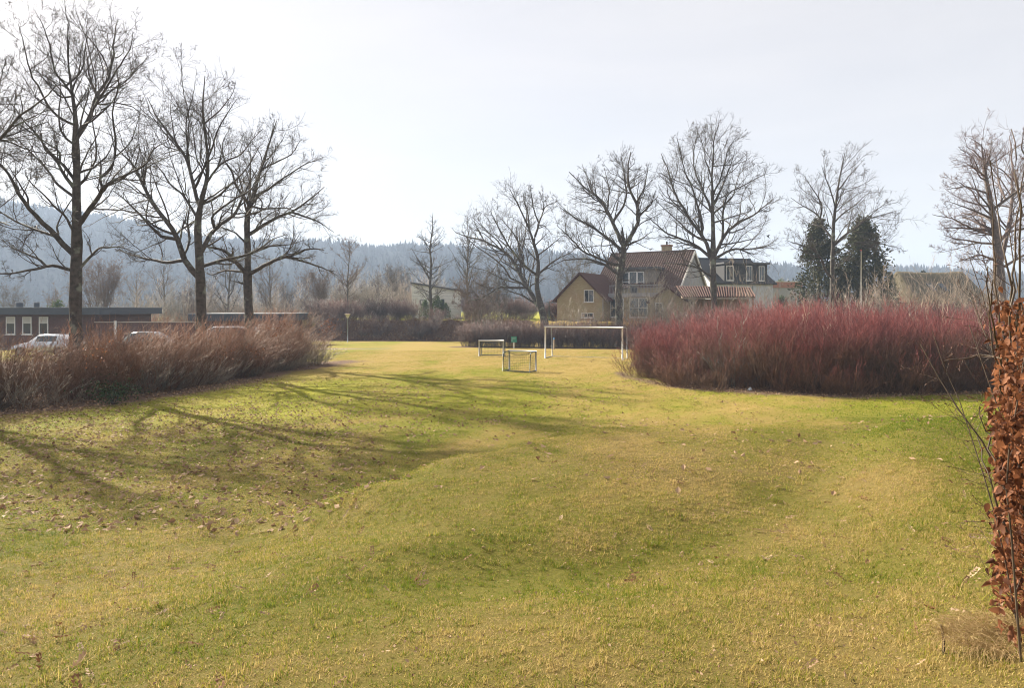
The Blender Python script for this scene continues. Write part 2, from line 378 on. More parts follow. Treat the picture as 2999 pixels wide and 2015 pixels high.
def build_ground():
    xs = np.unique(np.round(np.concatenate([axis(-3000, 3000, 0.0, 0.2, 1.04, 260)]), 3))
    ys = np.unique(np.round(np.concatenate([np.arange(-6, 2, 0.5), np.arange(2, 14, 0.16), np.arange(14, 30, 0.4), np.arange(30, 60, 0.6), np.arange(60, 84, 0.4), axis(84, 3200, 84, 1.0, 1.13, 300)]), 3))
    X, Y = np.meshgrid(xs, ys)
    Z = ground_z(X, Y)
    nx, ny = len(xs), len(ys)
    idx = np.arange(nx * ny).reshape(ny, nx)
    q = np.stack([idx[:-1, :-1], idx[:-1, 1:], idx[1:, 1:], idx[1:, :-1]], -1).reshape(-1, 4)
    me = np_mesh('ground', np.stack([X, Y, Z], -1), [q], {'dry': dryness(X, Y), 'moss': mossy(X, Y), 'litter': litterness(X, Y), 'thatch': sstep((22 - Y) / 9)})
    m, n, l, p = new_mat('lawn_turf')
    def A(s): a = n.new('ShaderNodeAttribute'); a.attribute_name = s; return a
    ge = n.new('ShaderNodeNewGeometry')
    def N(sc, det=6, rough=0.65, vec=None):
        t = n.new('ShaderNodeTexNoise'); t.inputs['Scale'].default_value = sc; t.inputs['Detail'].default_value = det; t.inputs['Roughness'].default_value = rough
        l.new(vec or ge.outputs['Position'], t.inputs['Vector']); return t
    def ramp(src, a, b, c0=(0, 0, 0), c1=(1, 1, 1)):
        r = n.new('ShaderNodeValToRGB'); r.color_ramp.elements[0].position = a; r.color_ramp.elements[1].position = b
        r.color_ramp.elements[0].color = (*c0, 1); r.color_ramp.elements[1].color = (*c1, 1); l.new(src, r.inputs['Fac']); return r
    def mix(fac, c1, c2, mode='MIX', f=None):
        x = n.new('ShaderNodeMixRGB'); x.blend_type = mode
        if fac is not None: l.new(fac, x.inputs['Fac'])
        else: x.inputs['Fac'].default_value = f
        for s, c in (('Color1', c1), ('Color2', c2)):
            if isinstance(c, tuple): x.inputs[s].default_value = (*c, 1)
            else: l.new(c, x.inputs[s])
        return x.outputs['Color']
    fine, mid, big = N(28, 8, 0.75), N(5.5, 7, 0.7), N(0.9, 6, 0.6)
    # dry fraction = the field plus clumping at the size of grass tufts
    add = n.new('ShaderNodeMath'); add.operation = 'ADD'; l.new(A('dry').outputs['Fac'], add.inputs[0])
    s1 = n.new('ShaderNodeMath'); s1.operation = 'MULTIPLY_ADD'; s1.inputs[1].default_value = 1.1; s1.inputs[2].default_value = -0.55; l.new(fine.outputs['Fac'], s1.inputs[0])
    s2 = n.new('ShaderNodeMath'); s2.operation = 'MULTIPLY_ADD'; s2.inputs[1].default_value = 0.9; s2.inputs[2].default_value = -0.45; l.new(mid.outputs['Fac'], s2.inputs[0])
    ad2 = n.new('ShaderNodeMath'); ad2.operation = 'ADD'; l.new(s1.outputs[0], ad2.inputs[0]); l.new(s2.outputs[0], ad2.inputs[1])
    l.new(ad2.outputs[0], add.inputs[1])
    dr = ramp(add.outputs[0], 0.22, 0.78)
    green = mix(mid.outputs['Fac'], (0.145, 0.155, 0.014), (0.245, 0.238, 0.022))
    straw = mix(fine.outputs['Fac'], (0.24, 0.175, 0.05), (0.36, 0.265, 0.085))
    c = mix(dr.outputs['Color'], green, straw)
    c = mix(A('moss').outputs['Fac'], c, (0.29, 0.28, 0.03))
    soil = ramp(N(11, 8, 0.8).outputs['Fac'], 0.59, 0.7)
    c = mix(soil.outputs['Color'], c, (0.085, 0.06, 0.036))
    th = n.new('ShaderNodeMath'); th.operation = 'MULTIPLY'; th.inputs[1].default_value = 0.62; l.new(A('thatch').outputs['Fac'], th.inputs[0])
    c = mix(th.outputs[0], c, mix(fine.outputs['Fac'], (0.05, 0.042, 0.014), (0.17, 0.13, 0.05)))   # dead thatch and soil between the blades
    lit = mix(fine.outputs['Fac'], (0.06, 0.035, 0.025), (0.24, 0.165, 0.12))
    la = n.new('ShaderNodeMath'); la.operation = 'ADD'; l.new(A('litter').outputs['Fac'], la.inputs[0]); l.new(s2.outputs[0], la.inputs[1])
    c = mix(ramp(la.outputs[0], 0.35, 0.75).outputs['Color'], c, lit)
    l.new(c, p.inputs['Base Color']); p.inputs['Roughness'].default_value = 0.9; p.inputs['Specular IOR Level'].default_value = 0.05
    b1 = n.new('ShaderNodeBump'); b1.inputs['Strength'].default_value = 0.85; b1.inputs['Distance'].default_value = 0.05; l.new(mid.outputs['Fac'], b1.inputs['Height'])
    b2 = n.new('ShaderNodeBump'); b2.inputs['Strength'].default_value = 0.9; b2.inputs['Distance'].default_value = 0.025; l.new(fine.outputs['Fac'], b2.inputs['Height'])
    l.new(b1.outputs['Normal'], b2.inputs['Normal']); l.new(b2.outputs['Normal'], p.inputs['Normal'])
    return tag(link('ground', me, m), 'gently rolling winter lawn of green and straw-coloured grass', 'lawn', kind='structure')
build_ground()

def sheet(name, pts_left, pts_right, material, lift=0.006, sub=24):
    """a ribbon lying on the terrain between two lines"""
    v = []
    for k in range(sub + 1):
        t = k / sub
        for side in (pts_left, pts_right):
            f = t * (len(side) - 1); i = min(int(f), len(side) - 2); u = f - i
            x = side[i][0] * (1 - u) + side[i + 1][0] * u; y = side[i][1] * (1 - u) + side[i + 1][1] * u
            v.append((x, y, gz(x, y) + lift))
    mb = MB(); mb.add(v, [(2 * k, 2 * k + 1, 2 * k + 3, 2 * k + 2) for k in range(sub)])
    return mb.build(name, material)
tag(sheet('path', [(-24, 54.2), (-16, 55.2), (-10, 56.4)], [(-24, 55.6), (-16, 56.3), (-10, 56.9)], M['gravel'], 0.02), 'thin pale gravel path crossing the far lawn', 'path', kind='structure')
tag(sheet('parking_area', [(-60, 34), (-22, 36), (-20.5, 44)], [(-60, 57), (-34, 57), (-22, 57)], M['asphalt'], 0.02), 'dark asphalt parking area behind the brown thicket', 'parking area', kind='structure')

# ------------------------------------------------------------------ wooded hill
RX = [-900, -300, 0, 150, 330, 500, 750, 1000, 1100, 1200, 1300, 1450, 1600, 1750, 1900, 2300, 2700, 3000, 3900]
RY = [540, 580, 612, 632, 668, 708, 724, 740, 748, 733, 737, 758, 764, 770, 782, 798, 812, 822, 840]
HILL_D = 800.0
def hill_z(bx, r):
    """bx: photo column of the bearing, r: distance"""
    top = EYE + (HOR - np.interp(bx, RX, RY)) * HILL_D / F
    rise = sstep((r - 330) / (HILL_D - 330)) * (1 - 0.25 * sstep((r - HILL_D) / 500))
    return -1.0 + (top + 1.0) * rise + 2.5 * np.sin(bx * 0.011 + r * 0.013) * sstep((r - 380) / 150)
def build_hill():
    bx = np.linspace(-1500, 4500, 150); rr = np.concatenate([np.linspace(320, 820, 40), np.linspace(850, 1350, 10)])
    B, D = np.meshgrid(bx, rr)
    X = (B - CX) / F * D
    Z = hill_z(B, D)
    nx, ny = len(bx), len(rr); idx = np.arange(nx * ny).reshape(ny, nx)
    q = np.stack([idx[:-1, :-1], idx[:-1, 1:], idx[1:, 1:], idx[1:, :-1]], -1).reshape(-1, 4)
    me = np_mesh('hill', np.stack([X, D, Z], -1), [q])
    tag(link('hill', me, mat('hill_floor', (0.018, 0.02, 0.016), 1.0, 0.4, 0.02, spec=0.0)), 'long wooded hillside rising beyond the village', 'hill', kind='structure')
    # the wood: one mass of thousands of spruces and bare crowns
    rng = np.random.default_rng(5)
    n = 13000
    b = rng.uniform(-700, 3700, n); d = np.where(rng.random(n) < 0.5, rng.uniform(740, 830, n), rng.uniform(400, 800, n))
    x = (b - CX) / F * d; z = hill_z(b, d)
    h = rng.uniform(5, 10.5, n) * np.where(rng.random(n) < 0.12, 1.3, 1.0); w = h * rng.uniform(0.2, 0.34, n)
    V = []; Fc = []; T = []
    k = 4
    for (lo, hi, ws) in ((0.08, 0.55, 1.0), (0.36, 0.8, 0.72), (0.62, 1.0, 0.46)):
        base = sum(len(v) for v in V)
        ang = np.arange(k) * 2 * np.pi / k
        jit = rng.uniform(0.6, 1.35, (n, k)); ph = rng.uniform(0, 6.28, (n, 1))
        ring = np.stack([x[:, None] + np.cos(ang + ph) * w[:, None] * ws * jit, d[:, None] + np.sin(ang + ph) * w[:, None] * ws * jit,
                         (z + h * lo)[:, None] + rng.uniform(-0.8, 0.8, (n, k))], -1)
        tip = np.stack([x + rng.uniform(-.4, .4, n), d, z + h * hi], -1)[:, None]
        V.append(np.concatenate([ring, tip], 1).reshape(-1, 3))
        off = base + np.arange(n)[:, None] * (k + 1)
        for j in range(k):
            Fc.append(np.stack([off[:, 0] + j, off[:, 0] + (j + 1) % k, off[:, 0] + k], -1))
        T.append(np.repeat(rng.random(n), k + 1))
    me = np_mesh('forest', np.concatenate(V), [np.concatenate(Fc)], {'tone': np.concatenate(T)}, smooth=False)
    tag(link('forest', me, M['wood_mass']), 'hazy blue conifer forest covering the far hillside', 'forest', kind='stuff')
build_hill()

def build_haze():
    mb = MB(); mb.box(-2600, 2600, -300, 1500, -3.5, 128)
    o = mb.build('haze', None)
    m = bpy.data.materials.new('haze_air'); m.use_nodes = True; n = m.node_tree.nodes; l = m.node_tree.links
    n.clear(); out = n.new('ShaderNodeOutputMaterial'); v = n.new('ShaderNodeVolumePrincipled')
    v.inputs['Color'].default_value = (0.58, 0.73, 0.98, 1); v.inputs['Density'].default_value = 0.0007; v.inputs['Anisotropy'].default_value = 0.1
    l.new(v.outputs['Volume'], out.inputs['Volume'])
    o.data.materials.append(m)
    tag(o, 'thin pale blue haze filling the valley air', 'haze', kind='stuff')
build_haze()
# ------------------------------------------------------------------ branches: everything grown level by level in numpy
def norm(v): return v / np.maximum(np.linalg.norm(v, axis=-1, keepdims=True), 1e-9)

def tubes(P, Rd, k, age=None, tip=False):
    """P (B,n,3), Rd (B,n) -> verts, quads, age"""
    if tip: return tip_tubes(P, Rd, k, age)
    B, n, _ = P.shape
    t = np.empty_like(P); t[:, 1:-1] = P[:, 2:] - P[:, :-2]; t[:, 0] = P[:, 1] - P[:, 0]; t[:, -1] = P[:, -1] - P[:, -2]
    t = norm(t)
    ref = np.where(np.abs(t[..., 2:3]) < 0.9, np.array([0., 0, 1]), np.array([1., 0, 0]))
    u = norm(np.cross(t, ref)); w = np.cross(t, u)
    a = np.arange(k) * 2 * np.pi / k
    ring = P[:, :, None] + Rd[:, :, None, None] * (u[:, :, None] * np.cos(a)[:, None] + w[:, :, None] * np.sin(a)[:, None])
    base = (np.arange(B) * n * k)[:, None, None]; i = (np.arange(n - 1) * k)[None, :, None]; j = np.arange(k)[None, None]
    j2 = (j + 1) % k
    q = np.stack(np.broadcast_arrays(base + i + j, base + i + j2, base + i + k + j2, base + i + k + j), -1).reshape(-1, 4)
    ag = np.repeat((age if age is not None else np.zeros((B, n))).ravel(), k)
    return ring.reshape(-1, 3), q, ag

def tip_tubes(P, Rd, k, age=None):
    """like tubes, but every strand ends in a point; returns quads and triangles as one triangle list"""
    B, n, _ = P.shape
    v, q, a = tubes(P[:, :-1], Rd[:, :-1], k, None if age is None else age[:, :-1])
    tri = np.concatenate([q[:, [0, 1, 2]], q[:, [0, 2, 3]]])
    nb = len(v); last = (np.arange(B) * (n - 1) * k + (n - 2) * k)[:, None]; j = np.arange(k)[None]
    cap = np.stack(np.broadcast_arrays(last + j, last + (j + 1) % k, nb + np.arange(B)[:, None]), -1).reshape(-1, 3)
    return np.concatenate([v, P[:, -1]]), np.concatenate([tri, cap]), np.concatenate([a, (age[:, -1] if age is not None else np.zeros(B))])

def merge(parts):
    V, Q, A, off = [], [], [], 0
    for v, q, a in parts:
        V.append(v); Q.append(q + off); A.append(a); off += len(v)
    return np.concatenate(V), [x for x in (np.concatenate([q for q in Q if q.shape[1] == k] or [np.zeros((0, k), int)]) for k in (3, 4)) if len(x)], np.concatenate(A)

def tube_mesh(name, parts):
    v, q, a = merge(parts)
    return np_mesh(name, v, q, {'age': a})

def resample(pts, n):
    p = np.asarray(pts, float); s = np.concatenate([[0], np.cumsum(np.linalg.norm(np.diff(p, axis=0), axis=1))])
    t = np.linspace(0, s[-1], n)
    return np.stack([np.interp(t, s, p[:, c]) for c in range(p.shape[1])], -1)

def smooth(p, it=1):
    for _ in range(it):
        q = p.copy(); q[1:-1] = 0.5 * p[1:-1] + 0.25 * (p[:-2] + p[2:]); p = q
    return p

def grow(rng, P, Rd, per, t0, t1, ang, ln, npts, wig, up, ratio=0.6, rmin=0.004, env=None, taper=0.25, bias=None, lenpow=0.6):
    """children for every polyline of P. per: children per parent (array or number); ln: (lo,hi) length as share of the parent's length, or metres if hi>50"""
    B, n, _ = P.shape
    per = np.broadcast_to(np.asarray(per), (B,)).astype(int)
    pi = np.repeat(np.arange(B), per); C = len(pi)
    if C == 0: return np.zeros((0, npts, 3)), np.zeros((0, npts)), np.zeros(0)
    plen = np.linalg.norm(np.diff(P, axis=1), axis=2).sum(1)
    t = t0 + (t1 - t0) * rng.random(C)
    f = np.clip(t * (n - 1), 0, n - 1.001); i = f.astype(int); fr = (f - i)[:, None]
    pos = P[pi, i] * (1 - fr) + P[pi, i + 1] * fr
    tan = norm(P[pi, i + 1] - P[pi, i]); rp = Rd[pi, i] * (1 - fr[:, 0]) + Rd[pi, i + 1] * fr[:, 0]
    u = norm(np.cross(tan, rng.normal(size=(C, 3))))
    a = np.radians(rng.uniform(ang[0], ang[1], C))[:, None]
    d = tan * np.cos(a) + u * np.sin(a)
    if bias is not None: d = d + np.asarray(bias)
    d = norm(d)
    share = rng.uniform(ln[0], ln[1], C)
    L = plen[pi] * share * (1 - lenpow * t) if ln[1] < 20 else (share - 100)
    if env is not None:
        c, e = env
        o_, dd = (pos - c) / e, d / e
        A_, B_, C_ = (dd * dd).sum(1), (o_ * dd).sum(1), (o_ * o_).sum(1) - 1
        disc = np.maximum(B_ * B_ - A_ * C_, 0)
        s = (-B_ + np.sqrt(disc)) / A_
        L = np.minimum(L, np.maximum(s, 0.3 * L))
    r0 = np.maximum(np.minimum(rp * 0.85, np.maximum(rp * ratio * rng.uniform(0.7, 1.1, C), L * 0.0065)), rmin)
    out = np.empty((C, npts, 3)); out[:, 0] = pos
    st = (L / (npts - 1))[:, None]
    for kx in range(1, npts):
        d = norm(d + rng.normal(size=(C, 3)) * wig + np.array([0, 0, up]))
        out[:, kx] = out[:, kx - 1] + d * st
    rr = r0[:, None] * np.linspace(1, taper, npts)[None]
    return out, np.maximum(rr, rmin * 0.7), L

def wood(rng, P, Rd, levels, env=None, rmin=0.005):
    """levels: list of dicts for grow(); returns the tube parts of all levels"""
    parts = []
    for li, lv in enumerate(levels):
        lv = dict(lv); k = lv.pop('k'); dens = lv.pop('dens', None); age = lv.pop('age', 0.5)
        if dens:
            plen = np.linalg.norm(np.diff(P, axis=1), axis=2).sum(1); lv['per'] = np.maximum(2, np.round(plen / dens))
        P, Rd, L = grow(rng, P, Rd, env=env, rmin=rmin, **lv)
        if len(P): parts.append(tubes(P, Rd, k, np.full(Rd.shape, age) * np.linspace(0.8, 1, Rd.shape[1]), tip=li > 0))
    return parts

def traced_tree(name, d, trunk, limbs, label, seed, group=None, bark='oak', twig=0.0045, dens=0.44, depth=0.75, extra=None, base_z=None, flare=1.5, cat='tree', lv2=9, lv3=9, wig=0.24):
    """trunk: [(px,py,width px)], limbs: [(width px, [(px,py)...])]; depth spreads the limbs towards and away from the viewer"""
    rng = np.random.default_rng(seed)
    tp = np.array([W(x, y, d) for x, y, w in trunk]); tw = np.array([w for *_, w in trunk]) * d / F / 2
    gx, gy = tp[0, 0], tp[0, 1]
    tp[0, 2] = (gz(gx, gy) if base_z is None else base_z) - 0.15
    n = 26
    full = np.concatenate([tp, tw[:, None]], 1); full = resample(full, n); tp2 = smooth(full[:, :3], 1); tr = full[:, 3]
    tp2[1:, 1] += np.cumsum(rng.normal(size=n - 1)) * 0.03
    hgt = tp2[:, 2] - tp2[0, 2]
    tr = tr * (1 + (flare - 1) * np.exp(-hgt / 0.5)) * (1 + 0.05 * rng.normal(size=n))
    root = empty(name, (gx, gy, gz(gx, gy) if base_z is None else base_z))
    org = np.array(root.location)
    v, q, a = tubes((tp2 - org)[None], tr[None], 12)
    link('trunk', np_mesh('trunk', v, [q], {'age': a}), M[bark], root)
    LP, LR = [], []
    allp = [tp2]
    centre_x = tp2[:, 0].mean()
    for li, (w, pts) in enumerate(limbs):
        p = np.array([W(x, y, d) for x, y in pts])
        # start at the depth of the wood it leaves from
        best = None
        for ap in allp:
            dd = np.hypot(ap[:, 0] - p[0, 0], ap[:, 2] - p[0, 2]); k = dd.argmin()
            if best is None or dd[k] < best[0]: best = (dd[k], ap[k])
        s = np.concatenate([[0], np.cumsum(np.linalg.norm(np.diff(p[:, [0, 2]], axis=0), axis=1))])
        slope = rng.uniform(0.25, depth) * (1 if (li + seed) % 2 else -1)
        p[:, 1] = best[1][1] + slope * s * (0.6 + 0.4 * s / max(s[-1], .1))
        p[0] = best[1]
        # keep the outline seen from here: correct for the changed distance
        f = (p[:, 1] / d)[:, None]
        p[1:, 0] = p[1:, 0] * f[1:, 0]; p[1:, 2] = EYE + (p[1:, 2] - EYE) * f[1:, 0]
        m = 16
        q_ = smooth(resample(p, m), 1); Ls = s[-1]
        jit = rng.normal(size=(m, 3)) * Ls * 0.006; jit[0] = 0; q_ = q_ + np.cumsum(jit, 0) * 0.7
        r0 = w * d / F / 2
        rr = r0 * np.linspace(1, 0.16, m) ** 0.95
        LP.append(q_); LR.append(np.maximum(rr, 0.01)); allp.append(q_)
        v, qd, a = tubes((q_ - org)[None], rr[None], 7, np.full((1, m), 0.15))
        link('limb', np_mesh('limb', v, [qd], {'age': a}), M[bark], root)
    P = np.array(LP) - org; Rd = np.array(LR)
    # the crown's reach
    ex = P.reshape(-1, 3); lo, hi = ex.min(0), ex.max(0)
    c = (lo + hi) / 2; e = (hi - lo) / 2 * 1.12 + 0.6
    e[1] = max(e[1], 0.75 * e[0])
    env = (c, e)
    # boughs between the traced limbs, so that the crown is full all round
    XP, XR, _ = grow(rng, P, Rd, np.where(np.linalg.norm(np.diff(P, axis=1), axis=2).sum(1) > 2.2, 2, 1), 0.22, 0.85, (24, 55), (0.45, 0.8), 16, 0.11, 0.05, ratio=0.62, rmin=0.01, env=env, taper=0.2, lenpow=0.45)
    # the leader counts as one more limb
    i0 = int(n * 0.45); lead = resample(tp2[i0:] - org, 16); lr = np.interp(np.linspace(0, 1, 16), np.linspace(0, 1, n - i0), tr[i0:])
    P = np.concatenate([P, lead[None], XP]); Rd = np.concatenate([Rd, lr[None], XR])
    parts = [tubes(XP, XR, 5, np.full(XR.shape, 0.2))] + wood(rng, P, Rd, [
        dict(dens=dens * 1.3, per=0, t0=0.1, t1=1.0, ang=(24, 58), ln=(0.3, 0.66), npts=9, wig=wig * 0.8, up=0.07, ratio=0.5, k=4, age=0.3, lenpow=0.5),
        dict(per=lv2 - 1, t0=0.1, t1=1.0, ang=(26, 62), ln=(0.32, 0.62), npts=5, wig=wig * 0.8, up=0.06, ratio=0.5, k=3, age=0.6, lenpow=0.5),
        dict(per=lv3 - 2, t0=0.1, t1=1.0, ang=(24, 58), ln=(0.38, 0.85), npts=3, wig=0.18, up=0.05, ratio=0.6, k=3, age=1.0, lenpow=0.4),
    ], env=env, rmin=twig)
    link('crown', tube_mesh('crown', parts), M[bark], root)
    return tag(root, label, cat, group)

def auto_tree_mesh(seed, h, r_trunk, spread, shape='round', clear=0.22, nlimb=16, twig=0.006, dens=0.45, lv2=6, lv3=5, stems=1, rise=(35, 65), wig=0.2):
    """a tree with no traced limbs: returns (trunk mesh, crown mesh) standing at its own origin"""
    rng = np.random.default_rng(seed)
    TP, TR = [], []
    for s in range(stems):
        n = 18
        z = np.linspace(0, h * (1 if s == 0 else rng.uniform(0.7, 0.95)), n)
        lean = rng.normal(size=2) * (0.02 if stems == 1 else 0.22)
        p = np.stack([lean[0] * z + np.cumsum(rng.normal(size=n)) * h * 0.004 + (0 if stems == 1 else rng.normal() * 0.12),
                      lean[1] * z + np.cumsum(rng.normal(size=n)) * h * 0.004 + (0 if stems == 1 else rng.normal() * 0.12), z - 0.15 * (z == 0)], -1)
        TP.append(p); TR.append(r_trunk * (1 if stems == 1 else 0.6) * (np.linspace(1, 0.06, n) ** 0.8) * (1 + 0.5 * np.exp(-z / 0.35)))
    TP, TR = np.array(TP), np.array(TR)
    tv = tubes(TP, TR, 9)
    trunk = np_mesh('trunk', tv[0], [tv[1]], {'age': tv[2]})
    # limbs round the stems
    C = nlimb * stems; t = np.sort(rng.uniform(clear, 0.97, C)); si = rng.integers(0, stems, C)
    f = t * 17; i = np.minimum(f.astype(int), 16); fr = (f - i)[:, None]
    pos = TP[si, i] * (1 - fr) + TP[si, i + 1] * fr
    az = np.arange(C) * 2.4 + rng.uniform(-.4, .4, C); el = np.radians(rng.uniform(rise[0], rise[1], C))
    x = (t - clear) / (1 - clear)
    prof = (1 - x) ** 0.8 * (0.65 + 0.6 * np.minimum(x * 3, 1)) if shape == 'cone' else np.sqrt(np.maximum(1 - (x * 1.15 - 0.3) ** 2, 0.04)) if shape == 'round' else 0.5 + 0.5 * (1 - x)
    L = spread * prof * rng.uniform(0.8, 1.15, C) / np.maximum(np.cos(el), 0.45)
    if shape != 'cone': L = np.minimum(L, np.maximum((h - pos[:, 2]) * 1.25, 0.6))
    d = np.stack([np.cos(az) * np.cos(el), np.sin(az) * np.cos(el), np.sin(el)], -1)
    m = 12; P = np.empty((C, m, 3)); P[:, 0] = pos
    for k in range(1, m):
        d = norm(d + rng.normal(size=(C, 3)) * wig * 0.5 + np.array([0, 0, 0.05 if shape != 'cone' else 0.025]))
        P[:, k] = P[:, k - 1] + d * (L / (m - 1))[:, None]
    r0 = np.minimum(np.interp(t, np.linspace(0, 1, 18), TR[0]) * 0.6, 0.016 * L + 0.012)
    Rd = r0[:, None] * np.linspace(1, 0.2, m)
    parts = [tubes(P, Rd, 5, np.full(Rd.shape, 0.2))] + wood(rng, P, Rd, [
        dict(dens=dens, per=0, t0=0.15, t1=1.0, ang=(28, 60), ln=(0.22, 0.5), npts=6, wig=wig, up=0.08, ratio=0.5, k=3, age=0.4),
        dict(per=lv2, t0=0.1, t1=1.0, ang=(25, 60), ln=(0.3, 0.6), npts=4, wig=wig, up=0.06, ratio=0.55, k=3, age=0.7, lenpow=0.5),
        dict(per=lv3, t0=0.1, t1=1.0, ang=(22, 60), ln=(0.35, 0.8), npts=3, wig=0.22, up=0.05, ratio=0.6, k=3, age=1.0, lenpow=0.4)], rmin=twig)
    return trunk, tube_mesh('crown', parts)

def plant_tree(name, meshes, bark, px, d, label, group=None, scale=1.0, rz=0.0, cat='tree', z=None):
    x = (px - CX) * d / F
    root = empty(name, (x, d, gz(x, d) if z is None else z), rz); root.scale = (scale,) * 3
    for nm, me in zip(('trunk', 'crown'), meshes): link(nm, me, M[bark], root)
    return tag(root, label, cat, group)

# ------------------------------------------------------------------ shrubs
def shrub_mesh(seed, nstem, h, base_r, spread, lean=(0, 0), twigs=8, sub=3, r=0.009, tl=(0.18, 0.4), rmin=0.0035, curve=0.1, hvar=0.25, agepow=1.5, wig=0.09, up=0.1):
    rng = np.random.default_rng(seed)
    n = 8
    a = rng.uniform(0, 6.28, nstem); rad = base_r * np.sqrt(rng.random(nstem))
    p0 = np.stack([rad * np.cos(a), rad * np.sin(a), np.full(nstem, -0.05)], -1)
    d = norm(np.stack([np.cos(a) * spread * rng.uniform(0, 1, nstem) + lean[0], np.sin(a) * spread * rng.uniform(0, 1, nstem) + lean[1], np.ones(nstem)], -1) + rng.normal(size=(nstem, 3)) * 0.12)
    L = h * rng.uniform(1 - hvar, 1 + hvar * 0.5, nstem)
    P = np.empty((nstem, n, 3)); P[:, 0] = p0
    for k in range(1, n):
        d = norm(d + rng.normal(size=(nstem, 3)) * wig + np.array([lean[0] * curve, lean[1] * curve, 0.02]))
        P[:, k] = P[:, k - 1] + d * (L / (n - 1))[:, None]
    Rd = r * rng.uniform(0.7, 1.4, nstem)[:, None] * np.linspace(1, 0.3, n)
    hz = lambda Q: np.clip(Q[..., 2] / h, 0, 1) ** agepow
    parts = [tubes(P, Rd, 3, hz(P), tip=True)]
    P1, R1, _ = grow(rng, P, Rd, twigs, 0.2, 1.0, (15, 48), tl, 5, wig * 1.3, up, ratio=0.6, rmin=rmin, bias=(lean[0] * 0.4, lean[1] * 0.4, 0.12), lenpow=0.3)
    parts.append(tubes(P1, R1, 3, hz(P1) , tip=True))
    if sub:
        P2, R2, _ = grow(rng, P1, R1, sub, 0.15, 1.0, (18, 50), (0.3, 0.75), 3, wig * 1.3, up, ratio=0.7, rmin=rmin, bias=(lean[0] * 0.3, lean[1] * 0.3, 0.1), lenpow=0.3)
        parts.append(tubes(P2, R2, 3, hz(P2) , tip=True))
    return tube_mesh('shrub', parts)

def bits(rng, pos, size, up=0.4, aspect=0.6, tone=None, curl=0.3):
    """small leaf-like faces (two bent triangles each side of a midrib) at pos (N,3)"""
    n = len(pos); size = np.broadcast_to(size, (n,))
    nn = norm(rng.normal(size=(n, 3)) * (1 - up) + np.array([0, 0, up])); t = norm(np.cross(nn, rng.normal(size=(n, 3)))); b = np.cross(nn, t)
    s = size[:, None]
    A = pos - t * s * 0.5; C = pos + t * s * 0.5; cu = (rng.uniform(-1, 1, n) * curl)[:, None]
    B = pos + b * s * aspect * 0.5 + nn * s * cu; D = pos - b * s * aspect * 0.5 + nn * s * cu * rng.uniform(0.2, 1, (n, 1))
    v = np.stack([A, B, C, D], 1).reshape(-1, 3); o = np.arange(n)[:, None] * 4
    f = np.concatenate([o + np.array([0, 1, 2]), o + np.array([0, 2, 3])])
    tn = rng.random(n) if tone is None else tone
    return v, f, np.repeat(tn, 4)

def conifer_mesh(seed, h, w, kind='dense', n=5200, leaf=0.34):
    rng = np.random.default_rng(seed)
    if kind == 'dense':
        # lobed column of foliage: many drooping sprays gathered in clumps
        nc = 130
        zc = rng.uniform(0.06, 0.98, nc) ** 0.9; ac = rng.uniform(0, 6.28, nc)
        prof = lambda z: np.interp(z, [0, 0.12, 0.35, 0.65, 0.85, 1.0], [0.72, 1.0, 0.95, 0.66, 0.36, 0.03])
        rc = prof(zc) * w / 2 * rng.uniform(0.62, 1.0, nc)
        cc = np.stack([rc * np.cos(ac), rc * np.sin(ac), zc * h], -1)
        cs = w * 0.15 * rng.uniform(0.6, 1.3, nc) * (0.45 + 0.55 * prof(zc))
        k = rng.integers(0, nc, n)
        off = rng.normal(size=(n, 3)) * cs[k][:, None] * np.array([0.55, 0.55, 0.8])
        pos = cc[k] + off
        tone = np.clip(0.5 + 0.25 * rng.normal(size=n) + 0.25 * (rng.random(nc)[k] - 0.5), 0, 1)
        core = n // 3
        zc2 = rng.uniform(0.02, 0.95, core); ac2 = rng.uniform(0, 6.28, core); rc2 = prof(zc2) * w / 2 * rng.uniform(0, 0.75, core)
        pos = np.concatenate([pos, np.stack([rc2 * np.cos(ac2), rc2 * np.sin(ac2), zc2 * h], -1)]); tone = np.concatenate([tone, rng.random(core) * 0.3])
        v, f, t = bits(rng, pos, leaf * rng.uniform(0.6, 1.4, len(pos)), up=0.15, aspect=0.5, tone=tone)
    else:
        # open spruce: whorls of drooping boughs
        nb = 150
        zb = np.sort(rng.uniform(0.1, 0.98, nb)); ab = np.arange(nb) * 2.4 + rng.uniform(-.3, .3, nb); lb = w / 2 * (1 - zb) ** 0.85 * rng.uniform(0.75, 1.15, nb) + 0.12
        per = n // nb
        s = rng.random((nb, per)) ** 0.7
        sag = -0.18 * s * lb[:, None] + 0.12 * (s ** 2) * lb[:, None]
        side = rng.normal(size=(nb, per)) * 0.10 * lb[:, None]
        x = s * lb[:, None] * np.cos(ab)[:, None] - side * np.sin(ab)[:, None]; y = s * lb[:, None] * np.sin(ab)[:, None] + side * np.cos(ab)[:, None]
        pos = np.stack([x, y, zb[:, None] * h + sag + rng.normal(size=(nb, per)) * 0.06], -1).reshape(-1, 3)
        v, f, t = bits(rng, pos, leaf * rng.uniform(0.6, 1.3, len(pos)), up=0.45, aspect=0.35)
    crown = np_mesh('crown', v, [f], {'tone': t}, smooth=False)
    z = np.linspace(0, h * 0.97, 8); tv = tubes(np.stack([0 * z, 0 * z, z - 0.1 * (z == 0)], -1)[None], (np.linspace(1, 0.1, 8) * h * 0.017)[None], 8)
    return np_mesh('trunk', tv[0], [tv[1]], {'age': tv[2]}), crown

